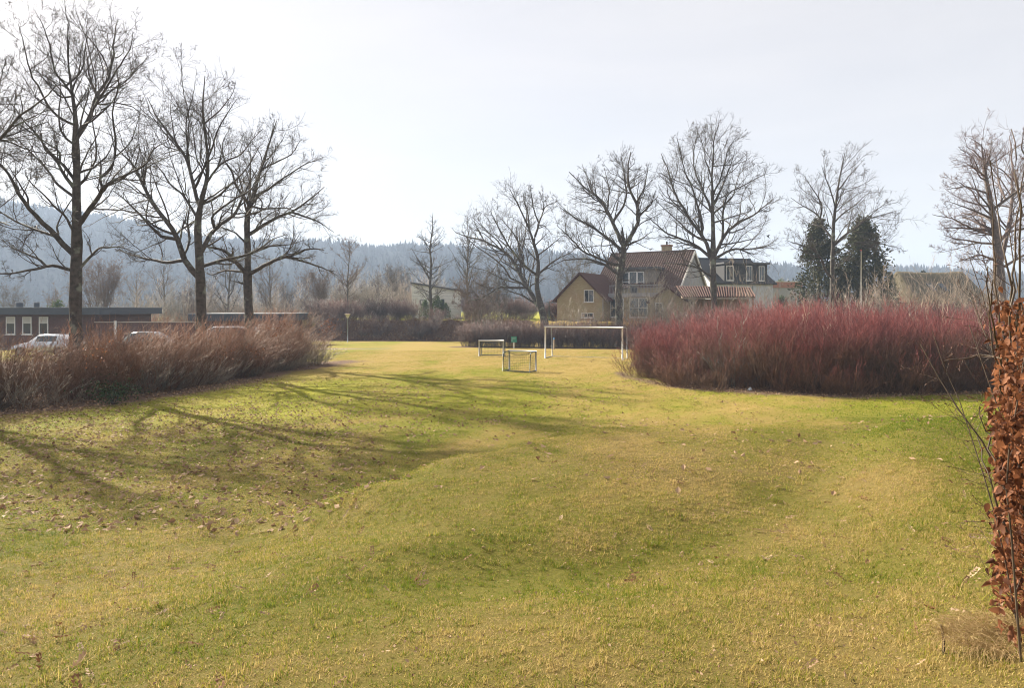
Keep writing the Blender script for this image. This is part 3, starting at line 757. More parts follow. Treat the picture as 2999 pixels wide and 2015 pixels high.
def plant_conifer(name, meshes, px, d, label, leafmat, group=None, scale=1.0, rz=0.0):
    x = (px - CX) * d / F
    root = empty(name, (x, d, gz(x, d)), rz); root.scale = (scale,) * 3
    link('trunk', meshes[0], M['oak'], root); link('crown', meshes[1], M[leafmat], root)
    return tag(root, label, 'tree', group)
# ------------------------------------------------------------------ building pieces
def window(root, x, y, z, w, h, nx=1, nz=1, rz=0.0, frame='white', blind=False, name='window', bar=0.055):
    """a framed window standing proud of a wall that faces local -y; x is its centre, z its foot"""
    mb = MB(); t = 0.075
    mb.box(-w / 2, -w / 2 + t, -0.07, 0.02, 0, h); mb.box(w / 2 - t, w / 2, -0.07, 0.02, 0, h)
    mb.box(-w / 2 + t, w / 2 - t, -0.07, 0.02, 0, t); mb.box(-w / 2 + t, w / 2 - t, -0.07, 0.02, h - t, h)
    for i in range(1, nx):
        c = -w / 2 + w * i / nx; mb.box(c - bar / 2, c + bar / 2, -0.066, 0.018, t, h - t)
    for j in range(1, nz):
        c = h * j / nz
        for i in range(nx):
            a, b = -w / 2 + w * i / nx, -w / 2 + w * (i + 1) / nx
            mb.box(a + (t if i == 0 else bar / 2), b - (t if i == nx - 1 else bar / 2), -0.062, 0.016, c - 0.022, c + 0.022)
    o = mb.build(name, M[frame], root, (x, y, z), rz)
    for i in range(nx):
        for j in range(nz):
            a, b = -w / 2 + w * i / nx + 0.03, -w / 2 + w * (i + 1) / nx - 0.03
            c, d = h * j / nz + 0.03, h * (j + 1) / nz - 0.03
            MB().box(a, b, -0.035, -0.02, c, d).build('pane', M['glass'], o)
    if blind: MB().box(-w / 2 + t, w / 2 - t, -0.05, -0.04, h * 0.62, h - t).build('blind', M['blind'], o)
    sl = MB().box(-w / 2 - 0.05, w / 2 + 0.05, -0.12, 0.0, -0.06, -0.003).build('sill', M[frame], o)
    return o

def tiled_roof(name, root, a, b, c, e, material, wave=0.26, course=0.36, amp=0.06, thick=0.09):
    """pantiles between ridge a-b and eave e-c (local points): rolls down the slope, lapped courses across"""
    a, b, c, e = [np.array(p, float) for p in (a, b, c, e)]
    wid = max(np.linalg.norm(b - a), np.linalg.norm(c - e)); ln = np.linalg.norm(e - a)
    nu = int(wid / wave) * 4; nc = int(ln / course); nv = nc * 2 + 1
    u = np.linspace(0, 1, nu + 1); v = np.repeat(np.arange(nc + 1) / nc, 2)[1:]
    v = np.concatenate([[0], v])[:nv + 1]; lap = np.tile([0, 1], nc + 1)[:len(v)]
    U, V = np.meshgrid(u, v)
    P = (a * (1 - U[..., None]) + b * U[..., None]) * (1 - V[..., None]) + (e * (1 - U[..., None]) + c * U[..., None]) * V[..., None]
    nrm = np.cross(b - a, e - a); nrm = nrm / np.linalg.norm(nrm); nrm = nrm if nrm[2] > 0 else -nrm
    rs = np.random.default_rng(3)
    hgt = amp * np.cos(U * nu / 4 * 2 * np.pi) + 0.03 * lap[:, None] + rs.normal(size=U.shape) * 0.004
    P = P + nrm * hgt[..., None]
    n0, n1 = P.shape[:2]; idx = np.arange(n0 * n1).reshape(n0, n1)
    q = np.stack([idx[:-1, :-1], idx[:-1, 1:], idx[1:, 1:], idx[1:, :-1]], -1).reshape(-1, 4)
    o = link(name, np_mesh(name, P, [q], smooth=False), material, root)
    mb = MB(); dn = -nrm * thick; s = -nrm * 0.045
    mb.hexa([a + s + dn, b + s + dn, c + s + dn, e + s + dn], [a + s, b + s, c + s, e + s]).build('roof_deck', M['timber'], root)
    return o

def slab_roof(name, root, a, b, c, e, material, thick=0.14):
    a, b, c, e = [np.array(p, float) for p in (a, b, c, e)]
    nrm = np.cross(b - a, e - a); nrm = nrm / np.linalg.norm(nrm); nrm = nrm if nrm[2] > 0 else -nrm
    return MB().hexa([p - nrm * thick for p in (a, b, c, e)], [a, b, c, e]).build(name, material, root)

# ------------------------------------------------------------------ yellow brick house with red tiled roof
G = 1.75
def yellow_house():
    root = empty('yellow_brick_house', (11.5, 79.0, G), R(-31))
    bpy.context.view_layer.update()
    L, RH, EH, RR = 9.7, 7.7, 3.6, 5.2
    MB().prism([(-4.85, -0.3), (4.85, -0.3), (4.85, 3.72), (0, 7.42), (-4.85, 3.72)], 'x', 0.2, L - 0.25).build('wall', M['yellow_brick'], root)
    MB().prism([(-4.8, 2.2), (4.8, 2.2), (4.8, 3.7), (0, 7.36), (-4.8, 3.7)], 'x', L - 0.247, L - 0.19).build('gable_cladding', M['grey_wall'], root)
    tiled_roof('roof', root, (0, 0, RH), (L, 0, RH), (L, -RR, EH), (0, -RR, EH), M['tile'])
    tiled_roof('roof', root, (0, 0, RH), (L, 0, RH), (L, RR, EH), (0, RR, EH), M['tile'])
    MB().tube([(-.03, 0, RH + .02), (L + .03, 0, RH + .02)], 0.11, 8).build('ridge_tiles', M['tile'], root)
    for s in (-1, 1):   # pale verge boards at the right gable
        slab_roof('verge_board', root, (L, 0, RH + .06), (L + .08, 0, RH + .06), (L + .08, s * (RR + .05), EH + .06), (L, s * (RR + .05), EH + .06), M['white_wall'], 0.26)
    ch = MB().box(5.9, 6.9, 0.2, 0.9, 6.6, 8.35).build('chimney', M['yellow_brick'], root)
    MB().box(5.82, 6.98, 0.12, 0.98, 8.352, 8.5).build('chimney_cap', mat('chimney_brick', (0.3, 0.16, 0.08), 0.8), ch)
    MB().tube([(6.4, .55, 8.49), (6.4, .55, 8.9)], 0.1, 8).build('chimney_pot', M['dark_roof'], ch)
    # dormer with french door
    dm = MB().box(2.7, 6.9, -4.55, -0.8, 3.2, 5.55).build('dormer', mat('dormer_board', (0.2, 0.18, 0.16), 0.8, 0.2, 5), root)
    MB().box(2.45, 7.15, -4.95, -0.7, 5.553, 5.8).build('dormer_roof', M['roofing'], dm)
    window(root, 3.55, -4.56, 3.2, 0.78, 2.1, 1, 2); window(root, 4.4, -4.56, 3.15, 0.86, 2.2, 1, 1, name='balcony_door'); window(root, 5.25, -4.56, 3.2, 0.78, 2.1, 1, 2)
    # sunroom under the balcony
    sr = MB().box(3.45, 9.0, -8.5, -4.86, -0.3, 2.55).build('sunroom', M['yellow_brick'], root)
    MB().box(3.3, 9.15, -8.75, -4.88, 2.553, 2.95).build('balcony_fascia', M['grey_wall'], sr)
    window(root, 4.2, -8.51, 0.5, 1.45, 1.95, 2, 2); window(root, 6.5, -8.51, 0.5, 1.9, 1.95, 2, 2)
    rl = MB(); rl.box(3.4, 9.0, -8.68, -8.62, 3.72, 3.78)
    for k in range(38): rl.box(3.4 + k * .15, 3.42 + k * .15, -8.66, -8.64, 2.951, 3.72)
    rl.build('balcony_railing', M['galv'], root)
    MB().box(5.55, 6.35, -8.62, -8.58, 2.96, 3.7).build('railing_panel', M['slate'], root)
    # left wing, gable to the garden
    MB().prism([(-1.9, -0.3), (3.4, -0.3), (3.4, 2.45), (0.75, 4.92), (-1.9, 2.45)], 'y', -10.0, -4.0).build('wing_wall', M['yellow_brick'], root)
    for s, ex in ((-1, -2.35), (1, 3.85)):
        slab_roof('wing_roof', root, (0.75, -10.3, 5.12), (0.75, -3.5, 5.12), (ex, -3.5, 2.2), (ex, -10.3, 2.2), M['tile_dark'], 0.16)
    window(root, 1.75, -10.01, 2.05, 1.1, 1.25, 2, 1); window(root, 1.6, -10.01, 0.45, 1.35, 0.5, 2, 1)
    MB().tube([(3.3, -10.06, -0.1), (3.3, -10.06, 2.35)], 0.045, 8).build('downpipe', M['galv'], root)
    # small front gable and carport
    MB().prism([(8.7, -0.3), (12.1, -0.3), (12.1, 2.15), (10.4, 3.3), (8.7, 2.15)], 'y', -11.2, -6.5).build('front_gable', M['yellow_brick'], root)
    for ex in (8.3, 12.5):
        slab_roof('gable_roof', root, (10.4, -11.5, 3.48), (10.4, -6.3, 3.48), (ex, -6.3, 1.98), (ex, -11.5, 1.98), M['tile_dark'], 0.15)
    window(root, 9.55, -11.21, 0.0, 0.75, 1.95, 1, 1, name='garden_door')
    inv = root.matrix_world.inverted()
    def lc(px, py, d): return tuple(inv @ Vector(W(px, py, d)))
    tiled_roof('carport_roof', root, lc(1975, 838, 66.5), lc(2150, 840, 65), lc(2150, 869, 61), lc(1998, 871, 62), M['tile_dark'], wave=0.24)
    tiled_roof('carport_roof', root, lc(2150.6, 840, 65), lc(2196, 842, 64.5), lc(2213, 869, 60.5), lc(2150.6, 869, 61), M['tile_orange'], wave=0.24)
    for px in (2030, 2120, 2205):
        a = Vector(lc(px, 873, 61.6))
        MB().box(a.x - .08, a.x + .08, a.y - .08, a.y + .08, -0.3, a.z - 0.05).build('carport_post', M['timber'], root)
    a, b = Vector(lc(2005, 873, 64.5)), Vector(lc(2190, 873, 63.2))
    MB().hexa([(a.x, a.y, -.2), (b.x, b.y, -.2), (b.x + .1, b.y + .2, -.2), (a.x + .1, a.y + .2, -.2)], [(a.x, a.y, 2.3), (b.x, b.y, 2.3), (b.x + .1, b.y + .2, 2.3), (a.x + .1, a.y + .2, 2.3)]).build('carport_wall', M['timber'], root)
    tag(root, 'yellow brick house with red pantile roof, chimney, dormer balcony and carport', 'house')
yellow_house()

def dark_house():
    root = empty('dark_roofed_house', (22.6, 86.0, G), R(14))
    L, RH, EH, RR = 8.4, 7.75, 4.45, 5.3
    MB().prism([(-5.0, -.3), (5.0, -.3), (5.0, 4.5), (0, 7.5), (-5.0, 4.5)], 'x', 0.2, L - 0.2).build('wall', M['pale_wall'], root)
    slab_roof('roof', root, (0, 0.05, RH), (L, 0.05, RH), (L + .2, -RR, EH), (-.2, -RR, EH), M['dark_roof'], 0.2)
    slab_roof('roof', root, (0, -0.05, RH), (L, -0.05, RH), (L + .2, RR, EH), (-.2, RR, EH), M['dark_roof'], 0.2)
    MB().tube([(0, 0, RH + .01), (L, 0, RH + .01)], 0.1, 6).build('ridge_tiles', M['dark_roof'], root)
    d = MB().box(1.6, 7.4, -5.0, -2.0, 4.6, 6.75).build('dormer', M['dark_roof'], root)
    MB().box(1.4, 7.6, -5.25, -1.9, 6.753, 6.95).build('dormer_roof', M['roofing'], d)
    for x, w in ((2.3, .95), (4.9, .8), (6.6, .75)): window(root, x, -5.01, 4.75, w, 1.8, 2, 1, bar=.04)
    MB().tube([(5.4, -5.06, 0), (5.4, -5.06, 4.4)], 0.05, 8).build('downpipe', M['galv'], root)
    tag(root, 'pale house with near-black roof and tall white dormer windows', 'house')
dark_house()

def flat_brick_house():
    root = empty('flat_roofed_brick_house', (34.9, 92.0, G))
    MB().box(0, 5.6, 0, 6, -.3, 4.2).build('wall', M['grey_wall'], root)
    MB().box(-0.1, 4.2, -0.1, 6.1, 4.203, 5.0).build('parapet', mat('terracotta_cladding', (0.33, 0.15, 0.11), 0.8, 0.15, 4), root)
    MB().box(-0.15, 4.25, -0.15, 6.15, 5.003, 5.1).build('coping', M['white_wall'], root)
    MB().tube([(3.1, 2, 5.1), (3.1, 2, 5.6)], 0.06, 8).build('vent_pipe', M['galv'], root)
    window(root, 4.6, -0.01, 1.7, 1.0, 1.2, 2, 1)
    tag(root, 'flat roofed house with terracotta band beside the dark conifer', 'house')
flat_brick_house()

def white_building():
    root = empty('white_rendered_house', (-13.5, 92.0, G), R(4))
    MB().prism([(0, -.3), (6.6, -.3), (6.6, 3.75), (0, 4.75)], 'y', 0, 7).build('wall', M['white_wall'], root)
    slab_roof('roof', root, (-0.15, 7.3, 5.0), (-0.15, -0.3, 5.0), (6.9, -0.3, 3.93), (6.9, 7.3, 3.93), M['roofing'], 0.22)
    window(root, 1.55, -0.01, 1.95, 0.95, 0.62, 1, 1, frame='dark_metal'); window(root, 4.15, -0.01, 1.2, 0.42, 1.5, 1, 1, frame='dark_metal')
    MB().box(1.2, 1.9, -0.075, -0.06, 2.05, 2.47).build('window_blind', M['white'], root)
    for k in range(1, 9): MB().box(0.02, 6.58, -0.012, -0.003, k * .44, k * .44 + .02).build('board_joint', M['grey_wall'], root)
    tag(root, 'small white rendered house with sloping grey roof behind the bank', 'house')
white_building()

def bungalow():
    root = empty('brick_bungalow', (-60, 58.0, gz(-45, 58)))
    MB().box(0, 24.6, 0, 9, -.3, 2.85).build('wall', M['red_brick'], root)
    f = MB().box(-.6, 25.4, -0.7, 9.5, 2.853, 3.42).build('roof', M['slate'], root)
    MB().box(-.65, 25.45, -0.75, 9.55, 3.423, 3.47).build('roof_edge', M['galv'], f)
    for x in (17.45, 18.85, 20.25): window(root, x, -0.01, 1.15, 0.78, 1.5, 1, 1, blind=True)
    window(root, 15.6, -0.01, 0.2, 1.5, 2.4, 2, 1, name='glazed_door', frame='dark_metal')
    for x, r in ((17.1, .27), (18.6, .2)):
        v = MB().tube([(x, 1.5, 3.47), (x, 1.5, 3.85)], r, 12).build('roof_vent', M['slate'], root)
        MB().tube([(x, 1.5, 3.853), (x, 1.5, 3.93)], r * 1.15, 12).build('vent_cap', M['galv'], v)
    tag(root, 'low red brick bungalow with white windows and two roof vents', 'house')
    r2 = empty('brick_outbuilding', (-29.2, 62.0, gz(-25, 62)))
    MB().box(0.3, 8.0, 0, 7, -.3, 2.3).build('wall', M['red_brick'], r2)
    f = MB().box(0, 8.5, -0.4, 7.4, 2.303, 2.93).build('roof', M['slate'], r2)
    MB().box(-.05, 8.55, -0.45, 7.45, 2.933, 2.98).build('roof_edge', M['galv'], f)
    window(r2, 6.2, -0.01, 0.9, 1.2, 1.1, 2, 1)
    tag(r2, 'windowless end of a flat roofed brick building behind two oak trunks', 'house')
    w = empty('garden_wall', (-35.2, 57.6, gz(-32, 57.6)))
    MB().box(0, 8.6, 0, .24, -.3, 2.16).build('wall', M['red_brick'], w)
    MB().box(-.02, 8.62, -.04, .28, 2.163, 2.24).build('coping', M['gravel'], w)
    MB().box(1.7, 1.9, -.16, -.02, -.2, 2.3).build('post', M['white'], w)
    tag(w, 'red brick garden wall with pale coping beside the bungalow', 'wall')
bungalow()

def thatched_house():
    d = 92.0; x0 = W(2640, 900, d)[0]; x1 = W(2935, 900, d)[0]
    root = empty('thatched_house', (x0, d, G)); L = x1 - x0
    MB().box(1.0, L - 1.0, 1.0, 9, -.3, 2.7).build('wall', M['red_brick'], root)
    # half-hipped thatch, sagging a little, with rounded edges
    nu, nv = 40, 22; V = []
    rs = np.random.default_rng(2)
    for j in range(nv + 1):
        v = j / nv * 2 - 1                                      # front eave .. ridge .. back eave
        for i in range(nu + 1):
            u = i / nu
            x = u * L; y = 5 + v * 5.4
            top = 6.6 * min(1.0, min(u, 1 - u) * 4.6 + 0.3) ** 0.75
            z = 2.2 + (top - 2.2) * max(0, 1 - abs(v) ** 1.15) + 0.08 * math.sin(u * 9) + rs.normal() * 0.03
            V.append((x, y, z))
    idx = np.arange((nu + 1) * (nv + 1)).reshape(nv + 1, nu + 1)
    q = np.stack([idx[:-1, :-1], idx[:-1, 1:], idx[1:, 1:], idx[1:, :-1]], -1).reshape(-1, 4)
    link('roof', np_mesh('roof', V, [q]), M['thatch'], root)
    for px in (2757, 2793):
        x = W(px, 900, d)[0] - x0
        m = MB(); m.hexa([(x - .3, 1.6, 3.7), (x + .4, 1.6, 3.7), (x + .15, 2.7, 4.75), (x - .55, 2.7, 4.75)], [(x - .3, 1.35, 3.85), (x + .4, 1.35, 3.85), (x + .15, 2.45, 4.9), (x - .55, 2.45, 4.9)])
        m.build('skylight', M['glass'], root)
    window(root, L * .45, 0.99, 1.0, 1.2, 1.0, 2, 1)
    tag(root, 'old house with mossy thatched roof and two skylights', 'house')
thatched_house()

# ------------------------------------------------------------------ goals
def goal(label, x, y, rz, w, h, depth, r, net=True, low=False, frame='dark_metal', paint='post_white'):
    root = empty('football_goal', (x, y, gz(x, y)), rz)
    for px in (0, w): MB().tube([(px, 0, -0.1), (px, 0, h)], r, 10).build('post', M[paint], root, smooth=True)
    MB().tube([(-r, 0, h), (w + r, 0, h)], r * 1.02, 10).build('crossbar', M['post_white'], root, smooth=True)
    b = r * 0.55; top = 0.25 if not low else 0.3
    for px in (0, w):
        MB().tube([(px, r, h - .01), (px, top * depth * .8, h - .005), (px, top * depth, h - 0.05), (px, depth, 0.45 * h if low else h * 0.72), (px, depth * 1.0, 0.03)] if low else
                  [(px, r, h - .01), (px, depth * .72, h - .02), (px, depth * .86, h - .07), (px, depth * .92, h * .86), (px, depth, 0.02)], b, 8).build('side_frame', M[frame], root, smooth=True)
        MB().tube([(px, r, 0.03), (px, depth, 0.03)], b, 8).build('ground_bar', M[frame], root)
    MB().tube([(0, depth, 0.03), (w, depth, 0.03)], b, 8).build('back_bar', M[frame], root)
    if net:
        m = MB(); c = 0.1; t = 0.0045
        nx = int(w / c); nz = int(h / c); ny = int(depth / c)
        def yb(z): return depth * (0.92 + 0.08 * (1 - z / h)) if not low else depth
        for i in range(nx + 1):
            xx = w * i / nx
            sag = 0.12 * math.sin(math.pi * i / nx)
            m.tube([(xx, yb(0), 0.03), (xx, yb(h * .5) - sag * .3, h * .45), (xx, yb(h * .8) - sag * .5, h * .85 - sag), (xx, depth * .45, h - .03 - sag * 1.5), (xx, 0.02, h - .03)], t, 3, False)
        for j in range(nz):
            z = 0.06 + (h - 0.2) * j / nz
            m.tube([(w * k / 8, yb(z) - 0.04 * math.sin(math.pi * k / 8), z) for k in range(9)], t, 3, False)
            for xx in (0.0, w): m.tube([(xx, 0.02, z), (xx, yb(z), z)], t, 3, False)
        for j in range(ny):
            yy = depth * .9 * (j + .5) / ny
            for xx in (0.0, w): m.tube([(xx, yy, 0.03), (xx, yy, h - .06)], t, 3, False)
            m.tube([(w * k / 8, yy, h - .03 - 0.18 * math.sin(math.pi * k / 8) * math.sin(math.pi * (j + .5) / ny)) for k in range(9)], t, 3, False)
        m.build('net', M['net'], root)
    return tag(root, label, 'goal', None)
goal('large white football goal without a net in front of the brown bushes', 2.12, 43.4, R(-21), 4.94, 2.0, 1.45, 0.046, net=False, frame='galv')
goal('small white football goal with its open mouth towards the lawn slope', -2.18, 45.3, R(-9), 1.62, 1.04, 0.75, 0.042, paint='post_grey')
goal('small football goal seen from behind through its dark net frame', 1.2, 34.3, R(155.8), 1.46, 1.0, 0.8, 0.042, paint='post_grey')

# ------------------------------------------------------------------ lamp, sign, stakes, flagpole, frame
def street_lamp():
    x, y = -17.4, 72.3; root = empty('street_lamp', (x, y, gz(x, y)))
    MB().tube([(0, 0, -.2), (0, 0, .9), (0, 0, 2.55)], [.06, .055, .04], 10).build('pole', M['galv'], root, smooth=True)
    MB().tube([(0, 0, 2.55), (0, 0, 2.62), (0, 0, 2.95)], [.06, .12, .26], 14).build('lamp_shade', mat('opal_shade', (0.6, 0.58, 0.52), 0.4, 0.06), root, smooth=True)
    MB().tube([(0, 0, 2.951), (0, 0, 3.0), (0, 0, 3.04)], [.33, .32, .1], 14).build('cap', M['timber'], root)
    tag(root, 'short park lamp with cone shade at the foot of the bank', 'street lamp')
street_lamp()
def sign():
    x, y = W(1505, 1010, 57)[:2]; root = empty('sign', (x, y, gz(x, y)), R(6))
    MB().box(-.045, .045, -.02, .02, -.1, .62).build('post', M['white'], root)
    b = MB().box(-.24, .24, -.045, -.022, .52, 1.0).build('board', M['green_sign'], root)
    MB().box(-.2, .2, -.05, -.046, .9, .915).build('line_print', M['plastic'], b); MB().box(-.2, .14, -.05, -.046, .82, .835).build('line_print', M['plastic'], b)
    MB().box(-.2, -.13, -.05, -.046, .64, .71).build('emblem', M['plastic'], b)
    tag(root, 'small green notice board on a white post by the bushes', 'sign')
sign()
def stake(name, label, px, d, h, w, material, top=None):
    x = (px - CX) * d / F; root = empty(name, (x, d, gz(x, d)), R(11))
    MB().hexa([(-w, -w, -.2), (w, -w, -.2), (w, w, -.2), (-w, w, -.2)], [(-w * .8 + .02, -w * .8, h), (w * .8 + .02, -w * .8, h), (w * .8 + .02, w * .8, h), (-w * .8 + .02, w * .8, h)]).build('shaft', M[material], root)
    if top: MB().box(-w * .82 + .02, w * .82 + .02, -w * .82, w * .82, h + .002, h + .14).build('painted_tip', M[top], root)
    tag(root, label, 'post')
stake('marker_post', 'short wooden marker post with a blue tip behind the large goal', 1622, 55.0, 0.82, 0.05, 'timber', 'blue')
stake('tree_stake', 'tall pale wooden stake beside the ivy-clad bushy tree', 1383, 70.5, 2.7, 0.06, 'pale')
def pergola():
    d = 73.0; a = W(1608, 905, d); b = W(1664, 905, d); root = empty('pergola', (a[0], d, gz(a[0], d)))
    w = b[0] - a[0]; h = W(0, 887, d)[2] - gz(a[0], d)
    for x in (0, w): MB().box(x - .05, x + .05, -.05, .05, -.1, h).build('post', M['dark_metal'], root)
    MB().box(-.3, w + .25, -.04, .04, h + .003, h + .1).build('beam', M['dark_metal'], root)
    tag(root, 'dark garden frame of two posts and a beam beside the yellow house', 'garden frame')
pergola()
def flagpole():
    d = 62.0; x = W(2522, 900, d)[0]; root = empty('flagpole', (x, d, gz(x, d)))
    h = W(0, 735, d)[2] - gz(x, d)
    MB().tube([(0, 0, -.2), (0, 0, h)], [.05, .03], 8).build('pole', M['white'], root, smooth=True)
    MB().tube([(0, 0, h), (0, 0, h + .06), (0, 0, h + .12)], [.03, .08, .01], 8).build('knob', mat('red_paint', (0.5, 0.05, 0.04), 0.4), root)
    tag(root, 'slim white flagpole with a red knob in front of the tall conifer', 'flagpole')
flagpole()

# ------------------------------------------------------------------ cars behind the thicket
def car(label, name, x, y, rz, L, H, paint, van=False):
    root = empty(name, (x, y, gz(x, y) + 0.02), rz)
    # side profile along the length: (t, belt height, roof height) with t from the nose
    if van: prof = [(0, .62, .66), (.05, .85, .9), (.16, .95, 1.02), (.28, 1.0, H * .93), (.36, 1.0, H), (.7, 1.0, H), (.95, 1.0, H * .97), (1, .85, H * .8)]
    else: prof = [(0, .5, .54), (.04, .68, .72), (.2, .82, .86), (.29, .88, .95), (.44, .92, H * .97), (.56, .94, H), (.76, .95, H * .97), (.9, .96, H * .75), (.97, .9, .98), (1, .7, .78)]
    hw = 0.86
    V = []; n = 10
    for t, b, r in prof:
        s = 1 - 0.16 * (2 * t - 1) ** 4; w = hw * s; wr = w * (0.78 if r - b > .25 else 0.93); lx = -L / 2 + L * t
        half = [(0, .22), (w * .96, .24), (w, .45), (w * .99, b), (wr, max(r - .05, b + .01)), (wr * .6, r)]
        V.append([(lx, p, z) for p, z in half] + [(lx, -p, z) for p, z in reversed(half[1:])] )
    k = len(V[0]); mb = MB()
    mb.v = [p for ring in V for p in ring]
    mb.f = [(i * k + j, i * k + (j + 1) % k, (i + 1) * k + (j + 1) % k, (i + 1) * k + j) for i in range(len(V) - 1) for j in range(k)]
    mb.f += [tuple(range(k)), tuple(range((len(V) - 1) * k + k - 1, (len(V) - 1) * k - 1, -1))]
    mb.build('body', M[paint], root, smooth=True)
    for s in (-1, 1):
        g = MB()
        st = [p for p in prof if p[2] - p[1] > .25]
        lo = [(-L / 2 + L * t, s * (hw * (1 - .16 * (2 * t - 1) ** 4) * .985 + .012), b + .05) for t, b, r in st]; hi = [(-L / 2 + L * t, s * (hw * (1 - .16 * (2 * t - 1) ** 4) * .79 + .022), r - .1) for t, b, r in st]
        g.add(lo + hi, [(i, i + 1, len(st) + i + 1, len(st) + i) for i in range(len(st) - 1)]); g.build('side_window', M['glass'], root)
        for t in (.18, .8):
            wx = -L / 2 + L * t; ty = s * (hw - .1)
            tyre = MB().tube([(wx, ty - s * .1, .31), (wx, ty + s * .11, .31)], .31, 18).build('wheel', M['rubber'], root)
            MB().tube([(wx, ty + s * .1, .31), (wx, ty + s * .125, .31)], .19, 12).build('rim', M['galv'], tyre)
        MB().box(-L / 2 + .0, -L / 2 + .12, s * .5 - .14, s * .5 + .14, .56, .68).build('headlight', M['plastic'], root)
    t1, t2 = prof[3], prof[4]
    x1, x2 = -L / 2 + L * t1[0], -L / 2 + L * t2[0]
    MB().hexa([(x1, -.62, t1[2] + .0), (x1, .62, t1[2]), (x2 - .05, .56, t2[2] - .06), (x2 - .05, -.56, t2[2] - .06)], [(x1 - .03, -.62, t1[2] + .03), (x1 - .03, .62, t1[2] + .03), (x2 - .08, .56, t2[2] - .02), (x2 - .08, -.56, t2[2] - .02)]).build('windscreen', M['glass'], root)
    tag(root, label, 'car')
car('silver hatchback parked behind the thicket in front of the bungalow windows', 'parked_car', -31.2, 46.0, R(-3), 4.2, 1.45, 'silver')
car('dark green car parked behind the thicket beside the garden wall', 'parked_car', -25.9, 47.6, R(-2), 4.3, 1.56, 'dark_green')
car('white van parked behind the thicket between the oak trunks', 'parked_car', -21.0, 50.2, R(-4), 4.6, 1.9, 'white_car', True)

def litter_bag():
    rs = np.random.default_rng(9); x, y = W(2197, 1142, 25.2)[:2]
    bm = []
    k = 9
    V = [(0.11 * math.cos(6.28 * j / k) * rs.uniform(.5, 1.3) * (1 - i * .28), 0.09 * math.sin(6.28 * j / k) * rs.uniform(.5, 1.3) * (1 - i * .2), i * .035 + rs.uniform(-.02, .02)) for i in range(4) for j in range(k)]
    Fc = [(i * k + j, i * k + (j + 1) % k, (i + 1) * k + (j + 1) % k, (i + 1) * k + j) for i in range(3) for j in range(k)] + [tuple(range(27, 36))]
    o = MB().add(V, Fc).build('plastic_bag', M['plastic'], None, (x, y, gz(x, y) - 0.01))
    tag(o, 'crumpled pale plastic bag lying at the foot of the red dogwood', 'litter')
litter_bag()
# ------------------------------------------------------------------ the oaks, limb by limb
traced_tree('oak_tree', 28, [(226, 1140, 34), (224, 950, 32), (223, 870, 37), (220, 800, 31), (222, 737, 30), (221, 609, 22), (224, 514, 20), (225, 450, 19), (223, 414, 17), (222, 351, 12), (215, 287, 10), (215, 255, 8), (204, 223, 6), (199, 191, 5), (198, 137, 4), (201, 70, 2)], [
    (13, [(228, 410), (239, 392), (265, 344), (274, 303), (277, 280), (306, 245), (331, 191), (338, 137), (344, 80), (354, 50)]),
    (8, [(277, 300), (300, 270), (319, 236), (344, 198), (367, 159), (383, 134), (387, 95)]),
    (6, [(274, 285), (268, 236), (260, 204), (261, 175), (255, 128), (261, 78)]),
    (16, [(234, 645), (261, 616), (287, 577), (297, 549), (325, 526), (360, 514), (395, 495), (424, 479), (445, 452)]),
    (8, [(297, 549), (295, 523), (298, 491), (296, 466), (288, 440)]),
    (9, [(320, 527), (331, 498), (338, 475), (344, 440), (341, 405), (332, 360), (330, 319), (338, 281), (348, 235)]),
    (10, [(236, 775), (271, 737), (287, 721), (316, 721), (351, 718), (385, 735)]),
    (18, [(204, 762), (179, 708), (159, 673), (134, 654), (105, 625), (77, 603), (57, 558), (38, 520), (19, 482), (0, 466), (-50, 430)]),
    (9, [(165, 690), (128, 680), (86, 664), (48, 648), (16, 630), (-30, 605)]),
    (11, [(204, 794), (179, 785), (150, 778), (112, 791), (64, 794), (32, 801), (0, 796), (-45, 800)]),
    (8, [(148, 779), (112, 756), (70, 737), (32, 721), (0, 696)]),
    (8, [(217, 702), (201, 660), (182, 629), (153, 609), (137, 587), (105, 555), (77, 530), (73, 500)]),
    (9, [(210, 584), (188, 555), (159, 533), (140, 495), (112, 463), (64, 418), (30, 388)]),
    (10, [(217, 533), (198, 498), (172, 472), (150, 450), (118, 402), (86, 370), (67, 338), (35, 295)]),
    (7, [(208, 470), (179, 446), (140, 420), (100, 385)]),
    (8, [(205, 367), (179, 348), (150, 322), (137, 297), (131, 268), (105, 236), (92, 191), (83, 143), (66, 70)]),
    (6, [(210, 303), (179, 287), (159, 265), (128, 223), (100, 185)]),
    (7, [(208, 281), (179, 236), (156, 217), (140, 143), (128, 96), (98, 35)]),
    (6, [(216, 252), (230, 223), (245, 191), (250, 143), (262, 85)]),
    (6, [(223, 335), (230, 306), (252, 271), (262, 242)]),
], 'tallest bare oak with a straight trunk in front of the bungalow windows', 101, dens=0.36)

